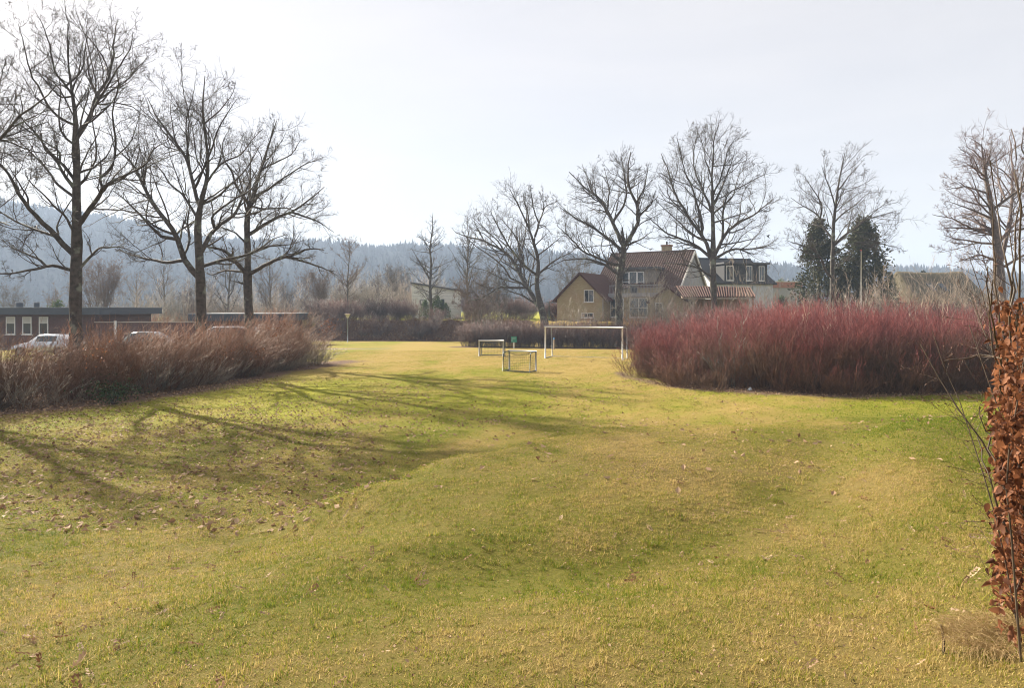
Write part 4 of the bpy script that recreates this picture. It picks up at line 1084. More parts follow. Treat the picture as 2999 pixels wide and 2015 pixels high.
traced_tree('oak_tree', 24, [(-215, 1180, 42), (-210, 950, 38), (-205, 750, 32), (-200, 560, 24), (-195, 400, 16), (-190, 260, 8), (-190, 130, 3)], [
    (15, [(-203, 640), (-140, 540), (-70, 460), (0, 395), (32, 357), (64, 325), (102, 297), (131, 268), (165, 230)]),
    (11, [(-200, 560), (-120, 470), (-50, 420), (0, 408), (64, 390), (105, 378), (145, 366)]),
    (9, [(-150, 550), (-80, 490), (-20, 440), (30, 445), (60, 470)]),
    (10, [(-195, 420), (-130, 330), (-60, 280), (0, 240), (20, 170)]),
    (14, [(-205, 700), (-120, 650), (-40, 640), (20, 660)]),
    (9, [(-195, 380), (-240, 260), (-280, 160)]), (12, [(-205, 680), (-300, 600), (-400, 560)]), (10, [(-200, 520), (-290, 420), (-370, 350)]),
    (8, [(-192, 320), (-150, 220), (-120, 150)]), (9, [(-100, 470), (-40, 380), (0, 300), (10, 240)]),
], 'bare oak at the end of the thicket reaching long branches across its taller neighbour', 102, dens=0.45)

traced_tree('oak_tree', 33.5, [(590, 1100, 36), (589, 960, 28), (589, 926, 27), (589, 827, 28), (589, 777, 24), (584, 702, 21), (584, 652, 19), (589, 613, 15), (599, 578, 13), (611, 528, 11), (616, 478, 9), (609, 429, 8), (604, 379, 7), (599, 344, 6), (599, 294, 4), (604, 225, 2)], [
    (12, [(589, 613), (574, 578), (559, 528), (551, 473), (519, 429), (489, 389), (454, 344), (425, 280)]),
    (6, [(551, 473), (546, 404), (541, 354), (559, 294), (569, 240)]),
    (19, [(574, 812), (539, 772), (524, 727), (509, 677), (469, 633), (439, 578), (415, 533), (400, 488), (370, 459), (335, 425)]),
    (11, [(512, 712), (474, 692), (439, 663), (405, 623), (365, 583), (330, 560)]),
    (11, [(534, 779), (489, 769), (439, 757), (370, 742), (330, 728)]),
    (7, [(412, 515), (430, 475), (454, 434), (489, 419), (505, 400)]),
    (15, [(594, 757), (619, 677), (648, 653), (683, 628), (703, 578), (720, 540), (748, 495)]),
    (9, [(619, 670), (619, 638), (648, 608), (688, 583), (728, 558), (765, 525)]),
    (11, [(599, 772), (648, 762), (678, 752), (728, 742), (783, 712), (788, 697), (840, 680)]),
    (8, [(566, 545), (604, 483), (619, 439), (638, 379), (658, 344), (692, 295)]),
    (8, [(578, 640), (554, 598), (534, 563), (504, 548), (479, 503), (435, 455)]),
    (7, [(611, 528), (648, 473), (708, 449), (733, 404), (765, 370)]),
    (7, [(594, 727), (638, 702), (668, 678)]),
    (5, [(604, 379), (638, 329), (678, 279), (688, 235)]),
    (5, [(551, 473), (524, 440), (510, 400), (500, 330), (508, 255)]),
], 'broad bare oak whose thick limb forks low towards the tallest oak', 103)

traced_tree('oak_tree', 40, [(735, 1070, 36), (733, 960, 30), (730, 926, 24), (725, 876, 25), (723, 812, 26), (725, 777, 18), (723, 702, 18), (720, 628, 16), (735, 590, 12), (748, 540, 10), (755, 510, 8), (765, 470, 6), (785, 420, 5), (805, 350, 2)], [
    (13, [(738, 797), (773, 777), (817, 759), (857, 752), (902, 732), (950, 737)]),
    (8, [(857, 757), (902, 767), (947, 782), (990, 807)]),
    (15, [(713, 817), (703, 782), (668, 742), (648, 727), (609, 722), (580, 712)]),
    (8, [(708, 807), (658, 792), (619, 807), (598, 795)]),
    (8, [(713, 827), (683, 822)]),
    (12, [(733, 677), (778, 658), (817, 638), (857, 623), (887, 603), (917, 578), (946, 552)]),
    (7, [(842, 633), (892, 635), (937, 648), (980, 677)]),
    (8, [(748, 578), (788, 553), (827, 523), (862, 503), (902, 478), (942, 470)]),
    (7, [(758, 523), (778, 469), (788, 419), (806, 350)]),
    (6, [(768, 498), (817, 468), (857, 444), (880, 400)]),
    (9, [(716, 600), (688, 538), (683, 503), (663, 469), (646, 405)]),
    (7, [(718, 610), (738, 508), (738, 454), (718, 394)]),
    (8, [(733, 742), (783, 720), (847, 717), (890, 705)]),
    (7, [(723, 707), (688, 677), (658, 668), (635, 655)]),
    (7, [(730, 603), (778, 613), (837, 608), (885, 618)]),
], 'bare oak with mossy swollen trunk and long low bough over the thicket end', 104)

traced_tree('oak_tree', 66, [(1600, 958, 28), (1597, 945, 23), (1590, 920, 22), (1581, 890, 19), (1575, 859, 15), (1570, 818, 13), (1577, 798, 12), (1577, 757, 10), (1565, 716, 8), (1552, 675, 6), (1536, 639, 5), (1511, 587, 3), (1492, 552, 2)], [
    (15, [(1585, 910), (1572, 885), (1562, 865), (1541, 829), (1526, 798), (1506, 757), (1480, 736), (1429, 705), (1387, 690), (1340, 676)]),
    (8, [(1549, 854), (1506, 844), (1459, 839), (1429, 859), (1398, 875), (1365, 880)]),
    (7, [(1566, 888), (1526, 864), (1490, 854), (1455, 834)]),
    (8, [(1560, 812), (1536, 777), (1506, 741), (1480, 705), (1454, 659), (1432, 620)]),
    (8, [(1567, 712), (1577, 654), (1593, 603), (1622, 592)]),
    (4, [(1592, 606), (1590, 548)]),
    (8, [(1577, 808), (1608, 777), (1644, 751), (1676, 738)]),
    (5, [(1577, 746), (1613, 716), (1648, 686)]),
    (6, [(1530, 770), (1521, 705), (1500, 669), (1455, 615)]),
    (5, [(1480, 736), (1459, 705), (1418, 669), (1385, 640)]),
    (6, [(1552, 675), (1545, 620), (1530, 560)]),
    (5, [(1577, 650), (1560, 600), (1555, 545)]),
], 'leaning bare oak forked near the ground behind the large goal', 105, twig=0.0072, dens=0.46, lv2=8, lv3=8)

traced_tree('oak_tree', 62, [(1815, 965, 27), (1813, 930, 21), (1811, 859, 22), (1814, 806, 20), (1824, 752, 20), (1828, 718, 15), (1824, 690, 8), (1822, 665, 4)], [
    (13, [(1828, 718), (1854, 678), (1875, 645), (1871, 598), (1851, 551), (1848, 504), (1861, 450)]),
    (13, [(1824, 715), (1801, 665), (1774, 611), (1747, 571), (1707, 544), (1663, 498)]),
    (8, [(1801, 655), (1828, 598), (1834, 564), (1821, 497), (1812, 455)]),
    (10, [(1820, 728), (1774, 692), (1727, 658), (1687, 645), (1635, 612)]),
    (9, [(1815, 779), (1787, 772), (1747, 752), (1707, 732), (1674, 692), (1630, 655)]),
    (9, [(1814, 800), (1767, 772), (1720, 759), (1660, 759), (1615, 782)]),
    (7, [(1830, 720), (1868, 705), (1912, 676)]),
    (9, [(1818, 805), (1841, 785), (1850, 765)]),
    (7, [(1875, 645), (1908, 598), (1918, 560)]),
    (6, [(1774, 611), (1727, 551), (1705, 478)]),
    (6, [(1871, 598), (1888, 551), (1900, 478)]),
    (6, [(1780, 620), (1785, 560), (1770, 490)]),
], 'twisted bare oak with mossy trunk in front of the yellow house balcony', 106, twig=0.0072, lv2=8, lv3=8)

traced_tree('oak_tree', 57, [(2092, 985, 24), (2092, 906, 19), (2089, 840, 19), (2087, 764, 18), (2089, 730, 15), (2090, 680, 12), (2085, 618, 10), (2089, 571, 8), (2082, 520, 6), (2090, 470, 5), (2087, 410, 3), (2105, 365, 2)], [
    (12, [(2084, 752), (2055, 685), (2022, 651), (1995, 598), (1975, 564), (1962, 511), (1938, 448)]),
    (8, [(2052, 682), (2055, 631), (2035, 584), (2022, 538), (1995, 484), (1980, 405)]),
    (10, [(2084, 755), (2042, 718), (1995, 698), (1948, 678), (1915, 651), (1885, 625)]),
    (7, [(2086, 805), (2049, 785), (2009, 775), (1945, 770)]),
    (12, [(2092, 755), (2122, 685), (2169, 651), (2210, 631), (2250, 598), (2266, 585)]),
    (8, [(2122, 685), (2116, 618), (2129, 564), (2189, 538), (2240, 512)]),
    (9, [(2094, 762), (2142, 732), (2189, 732), (2236, 725), (2265, 712)]),
    (6, [(2090, 655), (2136, 638), (2195, 622)]),
    (8, [(2086, 628), (2049, 551), (2022, 484), (2035, 396)]),
    (6, [(2089, 571), (2116, 504), (2129, 437), (2160, 395)]),
    (6, [(2087, 622), (2149, 578), (2180, 478)]),
    (6, [(2088, 705), (2030, 690), (1960, 640)]),
    (5, [(2082, 520), (2060, 460), (2065, 385)]),
    (6, [(2086, 600), (2120, 540), (2150, 440)]),
], 'large symmetrical bare oak rising from behind the red dogwood beside the chimney', 107, twig=0.007, lv2=8, lv3=8)

traced_tree('oak_tree', 57, [(2438, 985, 18), (2438, 905, 14), (2440, 840, 14), (2441, 770, 12), (2443, 715, 11), (2447, 651, 9), (2452, 598, 7), (2457, 545, 5), (2467, 500, 4), (2480, 445, 2)], [
    (8, [(2439, 822), (2415, 784), (2409, 755), (2386, 726), (2345, 714), (2300, 700)]),
    (7, [(2444, 710), (2415, 668), (2403, 633), (2374, 610), (2318, 575)]),
    (5, [(2403, 639), (2409, 604), (2380, 552), (2352, 510)]),
    (7, [(2444, 722), (2467, 691), (2496, 674), (2531, 645), (2572, 633), (2622, 618)]),
    (6, [(2441, 755), (2490, 714), (2543, 708), (2595, 714), (2648, 726)]),
    (5, [(2448, 650), (2473, 621), (2514, 592), (2552, 558)]),
    (5, [(2450, 610), (2427, 546), (2405, 484)]),
    (5, [(2456, 563), (2485, 517), (2523, 475)]),
    (4, [(2531, 645), (2583, 604), (2616, 585)]),
    (5, [(2440, 800), (2470, 770), (2500, 740)]),
    (4, [(2412, 770), (2370, 760), (2320, 770)]),
], 'slender bare oak standing between the two dark conifers', 108, twig=0.0065, lv2=8, lv3=8)

traced_tree('beech_tree', 50, [(2936, 985, 34), (2933, 900, 30), (2927, 800, 28), (2920, 700, 22), (2905, 620, 15), (2893, 540, 11), (2885, 480, 7), (2878, 420, 3)], [
    (14, [(2925, 790), (2945, 700), (2960, 620), (2965, 520), (2955, 390)]),
    (8, [(2918, 722), (2860, 710), (2800, 700), (2765, 690)]), (8, [(2912, 695), (2850, 670), (2790, 640), (2730, 630)]), (7, [(2905, 640), (2840, 610), (2775, 588)]),
    (7, [(2898, 580), (2830, 545), (2775, 555)]), (6, [(2892, 530), (2840, 480), (2795, 486)]), (5, [(2884, 475), (2850, 440), (2825, 425)]), (7, [(2922, 755), (2870, 745), (2795, 770)]),
    (10, [(2945, 700), (3010, 620), (3070, 560)]), (9, [(2960, 600), (3020, 520), (3060, 450)]), (9, [(2930, 780), (3010, 740), (3090, 720)]), (7, [(2965, 520), (2990, 440), (3000, 370)]),
    (6, [(2890, 510), (2900, 450), (2905, 400)]), (6, [(2905, 620), (2860, 560), (2840, 500)]), (7, [(2960, 620), (2930, 540), (2920, 440)]),
], 'dense bare beech with purplish twigs rising behind the copper hedge', 109, bark='mauve', twig=0.0072, dens=0.42, lv2=8, lv3=8)

# ------------------------------------------------------------------ trees without traced limbs
cone_t = auto_tree_mesh(21, 13.0, 0.22, 3.6, 'cone', clear=0.16, nlimb=52, dens=0.5, lv2=4, lv3=4, rise=(12, 48), twig=0.009, wig=0.12)
plant_tree('lime_tree', cone_t, 'oak', 1262, 84, 'conical bare tree in front of the white rendered house', z=None, scale=1.03)
cone_t2 = auto_tree_mesh(22, 12.5, 0.16, 2.6, 'cone', clear=0.12, nlimb=54, dens=0.5, lv2=4, lv3=4, rise=(35, 65), twig=0.009, wig=0.12)
plant_tree('upright_tree', cone_t2, 'birch', 1368, 88, 'narrow upright bare tree between the conical tree and the leaning oak', scale=1.08, rz=1.0)
bush_t = auto_tree_mesh(23, 6.0, 0.13, 3.0, 'round', clear=0.16, nlimb=16, dens=0.32, lv2=6, lv3=5, rise=(20, 70), twig=0.009, stems=2, wig=0.3)
bt = plant_tree('ivy_clad_tree', bush_t, 'birch', 1402, 71, 'low bushy grey-brown tree with ivy on its trunk above the bank', scale=1.12)
rg = np.random.default_rng(77)
iv = np.stack([rg.normal(size=420) * .2, rg.normal(size=420) * .2, rg.uniform(.1, 2.1, 420)], -1)
v, f, t = bits(rg, iv, .1, .3, .8); link('ivy', np_mesh('ivy', v, [f], {'tone': t}, False), M['evergreen'], bt)
birch_t = auto_tree_mesh(24, 10.5, 0.13, 2.6, 'round', clear=0.2, nlimb=30, dens=0.42, lv2=5, lv3=5, rise=(25, 60), twig=0.009, wig=0.2)
plant_tree('birch_tree', birch_t, 'birch', 1018, 86, 'bare grey birch standing behind the park lamp', scale=1.0)
fan_t = auto_tree_mesh(25, 8.0, 0.15, 3.2, 'round', clear=0.1, nlimb=12, dens=0.45, lv2=5, lv3=4, rise=(45, 78), twig=0.009, stems=4, wig=0.12)
small_t = auto_tree_mesh(26, 7.0, 0.12, 2.6, 'round', clear=0.12, nlimb=18, dens=0.4, lv2=5, lv3=4, rise=(30, 65), twig=0.009, stems=2, wig=0.2)
tall_t = auto_tree_mesh(27, 11.0, 0.2, 3.3, 'round', clear=0.25, nlimb=24, dens=0.45, lv2=5, lv3=4, rise=(20, 55), twig=0.009, wig=0.22)
BG = 'bare trees behind the car park and bank'
plant_tree('garden_tree', fan_t, 'birch', 305, 80, 'fan-shaped grey tree above the brick garden wall', BG, 1.0)
for i, (ms, px, d, s, rz, lab) in enumerate([
        (small_t, 60, 95, 1.0, .5, 'grey bare tree behind the bungalow roof vents'), (small_t, 150, 92, .9, 2, 'grey bare tree behind the bungalow beside the small evergreen'),
        (tall_t, 480, 90, .85, 1, 'grey bare tree filling the gap between the two big thicket oaks'), (small_t, 545, 84, 1.05, 3, 'low bare tree behind the broad forked oak'),
        (tall_t, 672, 86, .95, 4, 'bare tree with upright trunk above the brick outbuilding'), (tall_t, 790, 92, .95, 2.2, 'bare tree behind the mossy oak'),
        (small_t, 850, 84, 1.0, 5, 'multi-stemmed bare tree at the end of the outbuilding'), (fan_t, 925, 90, .9, .7, 'fan-shaped bare tree beside the grey birch'),
        (small_t, 1105, 98, .95, 1.3, 'bare tree between the birch and the conical tree'), (fan_t, 1160, 104, .85, 2.6, 'distant fan-shaped bare tree near the white house'),
        (small_t, 1470, 82, .95, 4.4, 'bare tree behind the low bough of the leaning oak'), (small_t, 1655, 88, 1.2, 3.1, 'bare tree against the side of the yellow house'),
        (tall_t, 400, 100, .8, .2, 'distant grey bare tree beyond the garden wall'), (small_t, 985, 96, .9, 2.9, 'bare tree close beside the birch trunk')]):
    plant_tree('background_tree', ms, 'birch', px, d, lab, BG, s, rz)

dense_a = conifer_mesh(31, 10.4, 4.9, n=6800, leaf=0.3); dense_b = conifer_mesh(32, 10.5, 5.7, n=8200, leaf=0.33); dense_c = conifer_mesh(33, 3.4, 2.3, n=1500, leaf=.2)
spr = conifer_mesh(34, 6.0, 3.6, 'open', n=3600, leaf=0.26)
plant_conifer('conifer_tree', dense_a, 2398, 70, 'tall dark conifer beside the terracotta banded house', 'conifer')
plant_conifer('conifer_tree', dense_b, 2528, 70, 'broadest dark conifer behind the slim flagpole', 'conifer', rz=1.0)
plant_conifer('conifer_tree', dense_c, 2285, 96, 'small bright green conifer above the flat roofed house', 'conifer_green', scale=1.55)
plant_conifer('evergreen_shrub', dense_c, 2290, 68, 'dark evergreen shrub against the pale house corner', 'evergreen', scale=.75, rz=2)
plant_conifer('spruce_tree', spr, 2607, 84, 'open young spruce beside the broad dark conifer', 'spruce', scale=1.0)
plant_conifer('spruce_tree', spr, 2703, 118, 'spruce top showing above the thatched ridge', 'spruce', scale=1.35, rz=1)
plant_conifer('spruce_tree', spr, 2782, 122, 'spruce half hidden by the dense beech crown above the thatch', 'spruce', scale=1.3, rz=2.3)
plant_conifer('conifer_tree', dense_c, 168, 75, 'small green conifer peeping over the bungalow roof', 'conifer_green', scale=1.3, rz=.4)

# ------------------------------------------------------------------ thickets and hedges: one thing each, shrubs as its parts
def fill(poly_front, depth, step, rng):
    """points along a line of feet and back from it"""
    pts = []
    pf = np.array(poly_front, float)
    s = np.concatenate([[0], np.cumsum(np.linalg.norm(np.diff(pf, axis=0), axis=1))])
    nrow = max(1, int(round(depth / step)))
    for k in range(nrow):
        for q in np.arange(0, s[-1] + .01, step):
            x, y = np.interp(q, s, pf[:, 0]), np.interp(q, s, pf[:, 1])
            i = min(np.searchsorted(s, q, side='right') - 1, len(pf) - 2); tx, ty = pf[i + 1] - pf[i]; l_ = math.hypot(tx, ty); nx, ny = -ty / l_, tx / l_
            if ny < 0 and abs(ny) > .3: nx, ny = -nx, -ny
            pts.append((x + nx * (k * step + step * .3) + rng.normal() * step * .22, y + ny * (k * step + step * .3) + rng.normal() * step * .22, k))
    return pts
def thicket(name, label, cat, pts, meshes, material, rng, smin=.85, smax=1.1, hfun=None, group=None, part='shrub'):
    root = empty(name, (pts[0][0], pts[0][1], gz(pts[0][0], pts[0][1])))
    for p in pts:
        x, y = p[0], p[1]
        s = rng.uniform(smin, smax) * (hfun(x, y) if hfun else 1.0)
        o = link(part, meshes[rng.integers(len(meshes))], M[material], root)
        o.location = (x - root.location.x, y - root.location.y, gz(x, y) - root.location.z)
        o.rotation_euler = (0, 0, rng.uniform(-.85, .85)); o.scale = (s * rng.uniform(.9, 1.1), s * rng.uniform(.9, 1.1), s)
    return tag(root, label, cat, group)

rng = np.random.default_rng(55)
br = [shrub_mesh(40 + i, 34, 2.15, 0.46, 0.6, lean=(0.32, -0.05), twigs=8, sub=3, r=0.008, tl=(0.22, 0.5), rmin=0.005, curve=0.16, hvar=.4) for i in range(4)]
feet = [(-19.5, 18.0), (-17.2, 19.4), (-15.3, 20.9), (-13.9, 23.2), (-12.8, 27.5), (-12.0, 34.0), (-11.4, 38.0)]
pts = []
pf = resample(np.array(feet), 30)
for k in range(4):
    for (x, y) in pf:
        dx = -0.25 - k * 0.85
        pts.append((x + dx + rng.normal() * .2, y + .2 + k * .25 + rng.normal() * .25))
tl = thicket('brown_thicket', 'long brown thicket of leafless wind-swept shrubs in front of the parked cars', 'hedge', pts, br, 'bush', rng, .72, 1.2, lambda x, y: float(np.interp(y, [18, 22, 26, 40], [.84, .85, .92, .9])))
# a few marcescent copper leaves, an evergreen at its foot
def leafy(root, name, cx, cy, cz, r, n, material, size, seed, up=.3):
    rg = np.random.default_rng(seed); o = np.array(root.location)
    p = rg.normal(size=(n, 3)) * np.array([r, r, r * .9]) + np.array([cx, cy, cz]) - o
    v, f, t = bits(rg, p, size * rg.uniform(.6, 1.3, n), up, .65)
    ob = link(name, np_mesh(name, v, [f], {'tone': t}, False), M[material], root); ob['kind'] = 'stuff'
for (px, py, d, r, n) in [(962, 958, 38.6, .38, 150), (820, 962, 33, .3, 90), (660, 1030, 28.3, .3, 130), (740, 1030, 29.5, .25, 90), (285, 1035, 21.6, .25, 70)]:
    leafy(tl, 'withered_leaves', *W(px, py, d), r, n, 'copper', .075, int(px))
ev = empty('evergreen_shrub', W(330, 1165, 22.0)[:2] + (gz(*W(330, 1165, 22.0)[:2]),))
rg = np.random.default_rng(8)
for k in range(9):
    a = rg.uniform(0, 6.28); MB().tube([(0, 0, -.05), (.2 * math.cos(a), .2 * math.sin(a), .3), (.38 * math.cos(a), .38 * math.sin(a), .6)], [.012, .01, .005], 5).build('stem', M['oak'], ev)
p = rg.normal(size=(520, 3)) * np.array([.42, .3, .2]) + np.array([0, 0, .42]); v, f, t = bits(rg, p, .085, .35, .55)
link('foliage', np_mesh('foliage', v, [f], {'tone': t}, False), M['evergreen'], ev)
tag(ev, 'low dark green evergreen shrub at the foot of the brown thicket', 'shrub')

dw = [shrub_mesh(60 + i, 62, 2.45, 0.5, 0.42, twigs=8, sub=3, r=0.0085, tl=(0.2, 0.5), rmin=0.0048, agepow=4.2, up=.14, hvar=.5) for i in range(4)]
pts = [p[:2] for p in fill([(6.0, 31.0), (7.3, 27.0), (9.3, 24.7), (11.8, 23.8), (15.0, 24.3), (19.5, 25.6), (24, 27)], 6.2, 0.85, rng)]
pts += [(rng.uniform(6.3, 8.5), rng.uniform(29, 36)) for _ in range(22)] + [(rng.uniform(11, 24), rng.uniform(30, 38)) for _ in range(34)]
lowd = [shrub_mesh(68 + i, 22, 1.15, .3, 1.5, twigs=6, sub=2, r=.007, tl=(.2, .5), rmin=.0048, agepow=3, hvar=.5, up=.12) for i in range(2)]
lowb = [shrub_mesh(48 + i, 20, 1.0, .35, 1.3, lean=(.3, -.05), twigs=6, sub=2, r=.006, tl=(.2, .5), rmin=.0048, hvar=.5) for i in range(2)]
def fringe(root, line, meshes, material, n):
    pf = resample(np.array(line), 60)
    for k in range(n):
        x, y = pf[rng.integers(60)] + rng.normal(size=2) * .2
        o = link('low_shoots', meshes[k % len(meshes)], M[material], root); o.location = (x - root.location.x, y - root.location.y, gz(x, y) - root.location.z)
        o.rotation_euler = (0, 0, rng.uniform(-.6, .6)); s_ = rng.uniform(.6, 1.35); o.scale = (s_, s_, s_)
def dwh(x, y): return float(np.interp(x, [5.5, 7.0, 9.5, 14, 18, 22], [.52, .7, .84, .87, .8, .68]))
dwt = thicket('dogwood_thicket', 'wide thicket of red-stemmed dogwood bordering the lawn', 'hedge', pts, dw, 'dogwood', rng, .72, 1.22, dwh)
for k in range(9):
    x, y = rng.uniform(7.5, 20), rng.uniform(25.5, 29); o = link('grey_canes', lowb[k % 2], M['pale'], dwt); o.location = (x - dwt.location.x, y - dwt.location.y, gz(x, y) - dwt.location.z); o.scale = (1.6, 1.6, rng.uniform(2.2, 3.0)); o.rotation_euler = (0, 0, rng.uniform(0, 6))
fringe(dwt, [(5.7, 31.5), (6.9, 26.8), (9.0, 24.4), (11.8, 23.5), (15.0, 24.0), (18, 25.0)], lowd, 'dogwood', 34)
fringe(tl, [(-16.6, 19.5), (-15.1, 20.9), (-13.7, 23.2), (-12.6, 27.5), (-11.8, 34.0), (-11.0, 38.4)], lowb, 'bush', 40)

mv = [shrub_mesh(70 + i, 42, 1.9, 0.5, 0.6, twigs=7, sub=3, r=0.009, tl=(0.22, 0.45), rmin=0.009, agepow=1.2, up=.2) for i in range(3)]
pts = [p[:2] for p in fill([(-4.3, 60.3), (-1.0, 59.3), (4.0, 58.3), (9.0, 57.0), (13, 55.5)], 3.2, 1.0, rng)]
thicket('brown_bush_row', 'low purplish brown bushes behind the large goal', 'hedge', pts, mv, 'mauve', rng, .8, 1.12)
pts = [p[:2] for p in fill([(3, 64.5), (9.5, 63.0), (14, 61.5)], 2.2, 1.2, rng)]
thicket('garden_shrubs_row', 'straggly brown shrubs in front of the yellow brick walls', 'hedge', pts, br, 'bush', rng, .55, 1.0)
pts = [p[:2] for p in fill([(13, 47), (24, 45.5), (36, 44)], 3.6, 1.25, rng)]
thicket('brown_hedge', 'brown leafless hedge behind the red dogwood', 'hedge', pts, mv, 'bush', rng, 1.3, 1.65)
bt2 = [shrub_mesh(80 + i, 16, 4.2, .35, .7, twigs=10, sub=4, r=.016, tl=(.2, .45), rmin=.006, agepow=1, hvar=.35) for i in range(2)]
SH = 'tall garden shrubs behind the hedges'
for i, (px, d, s, mt, lab) in enumerate([(2560, 31, .92, 'pale', 'pale grey-stemmed young tree rising out of the red dogwood'), (1905, 57.5, 1.4, 'pale', 'tall pale-twigged shrub in front of the sunroom windows'),
        (2010, 56.5, 1.3, 'pale', 'pale bare shrub in front of the small front gable'), (2360, 52, 1.3, 'bush', 'brown bare shrub below the tall dark conifer'),
        (2830, 52, 1.5, 'bush', 'bare shrub in front of the thatched roof end'), (2615, 55, 1.35, 'bush', 'brown bare shrub below the open spruce'), (2490, 54, 1.2, 'bush', 'bare shrub beside the slender oak trunk'),
        (2760, 50, 1.5, 'pale', 'pale-twigged shrub hiding the middle of the thatched roof'), (2890, 48, 1.4, 'bush', 'brown shrub at the foot of the dense bare beech'), (2665, 49, 1.3, 'bush', 'brown shrub in front of the thatched house eaves beside the hazel'), (2240, 52, 1.3, 'bush', 'brown bare shrub in front of the pale house wall'), (1700, 59, 1.0, 'bush', 'thin bare shrub before the basement window of the yellow house'), (1858, 58.5, 1.25, 'pale', 'pale bare shrub before the balcony fascia beside the mossy oak'), (1965, 58, 1.2, 'bush', 'brown bare shrub before the garden door'), (1440, 68, .85, 'bush', 'bare shrub beside the ivy-clad tree'), (1120, 88, .95, 'bush', 'bare shrub in front of the white house corner')]):
    x = (px - CX) * d / F; r_ = empty('bare_shrub', (x, d, gz(x, d)), i * .9); r_.scale = (s,) * 3
    link('branches', bt2[i % 2], M[mt], r_); tag(r_, lab, 'shrub', SH)
x, d = (2705 - CX) * 60 / F, 60
hz = empty('hazel_shrub', (x, d, gz(x, d)))
o = link('branches', bt2[1], M['bush'], hz); o.scale = (1.45, 1.45, 1.05)
rg = np.random.default_rng(81); nn = 900
p = np.stack([rg.normal(size=nn) * 1.6, rg.normal(size=nn) * 1.2, rg.uniform(2.2, 4.6, nn)], -1); p[:, 2] -= .18 * (p[:, 0] ** 2 + p[:, 1] ** 2) * .5
v, f, t = bits(rg, p, .09, .1, .4); link('catkins', np_mesh('catkins', v, [f], {'tone': t}, False), M['catkin'], hz)
tag(hz, 'yellowish flowering hazel shrub in front of the thatched house', 'shrub')
# shrubs along the top of the bank and behind it
pts = [p[:2] for p in fill([(-24, 81), (-16, 80.3), (-12, 80)], 2.2, 1.2, rng)]
thicket('bank_top_shrubs', 'reddish brown shrubs on top of the bank behind the lamp', 'hedge', pts, mv, 'bush', rng, .8, 1.3)
for lab, nm, xs, ys_, nn, mt in (('hazy grey-brown scrub filling the valley behind the birch', 'valley_scrub', (-27, -10), (92, 106), 46, 'birch'), ('grey scrub in the valley behind the two big thicket oaks', 'valley_scrub', (-52, -26), (82, 98), 50, 'birch')):
    thicket(nm, lab, 'scrub', [(rng.uniform(*xs), rng.uniform(*ys_)) for _ in range(nn)], bt2, mt, rng, .9, 1.5)
pts = [(rng.uniform(-6, 3), rng.uniform(86, 92)) for _ in range(16)]
thicket('red_brown_hedge', 'tangled brown hedge between the white house and the leaning oak', 'hedge', pts, mv, 'bush', rng, 1.1, 1.7)
pts = [(rng.uniform(-40, -22), rng.uniform(69, 76)) for _ in range(20)] + [(rng.uniform(-24, -19), rng.uniform(58, 70)) for _ in range(10)]
thicket('car_park_hedge', 'grey-brown bare hedge beyond the garden wall and outbuilding', 'hedge', pts, br, 'bush', rng, 1.0, 1.6)
# copper beech hedge stump by the yellow house
d = 74; x = (1640 - CX) * d / F; bh = empty('copper_garden_hedge', (x, d, gz(x, d)))
for k in range(7):
    o = link('shrub', mv[k % 3], M['bush'], bh); o.location = (rng.uniform(-1, 1), rng.uniform(-.3, .3), 0)
leafy(bh, 'foliage', x, d, gz(x, d) + 1.0, .62, 700, 'copper', .16, 91)
tag(bh, 'short copper-leaved hedge under the dark garden frame', 'hedge')
# evergreen shrubs by the white house
for px, s in ((1245, .75), (1280, .9), (1305, .65)):
    plant_conifer('evergreen_shrub', dense_c, px, 88, 'dark evergreen shrub against the white rendered house', 'evergreen', 'evergreen shrubs at the white house', s, px)

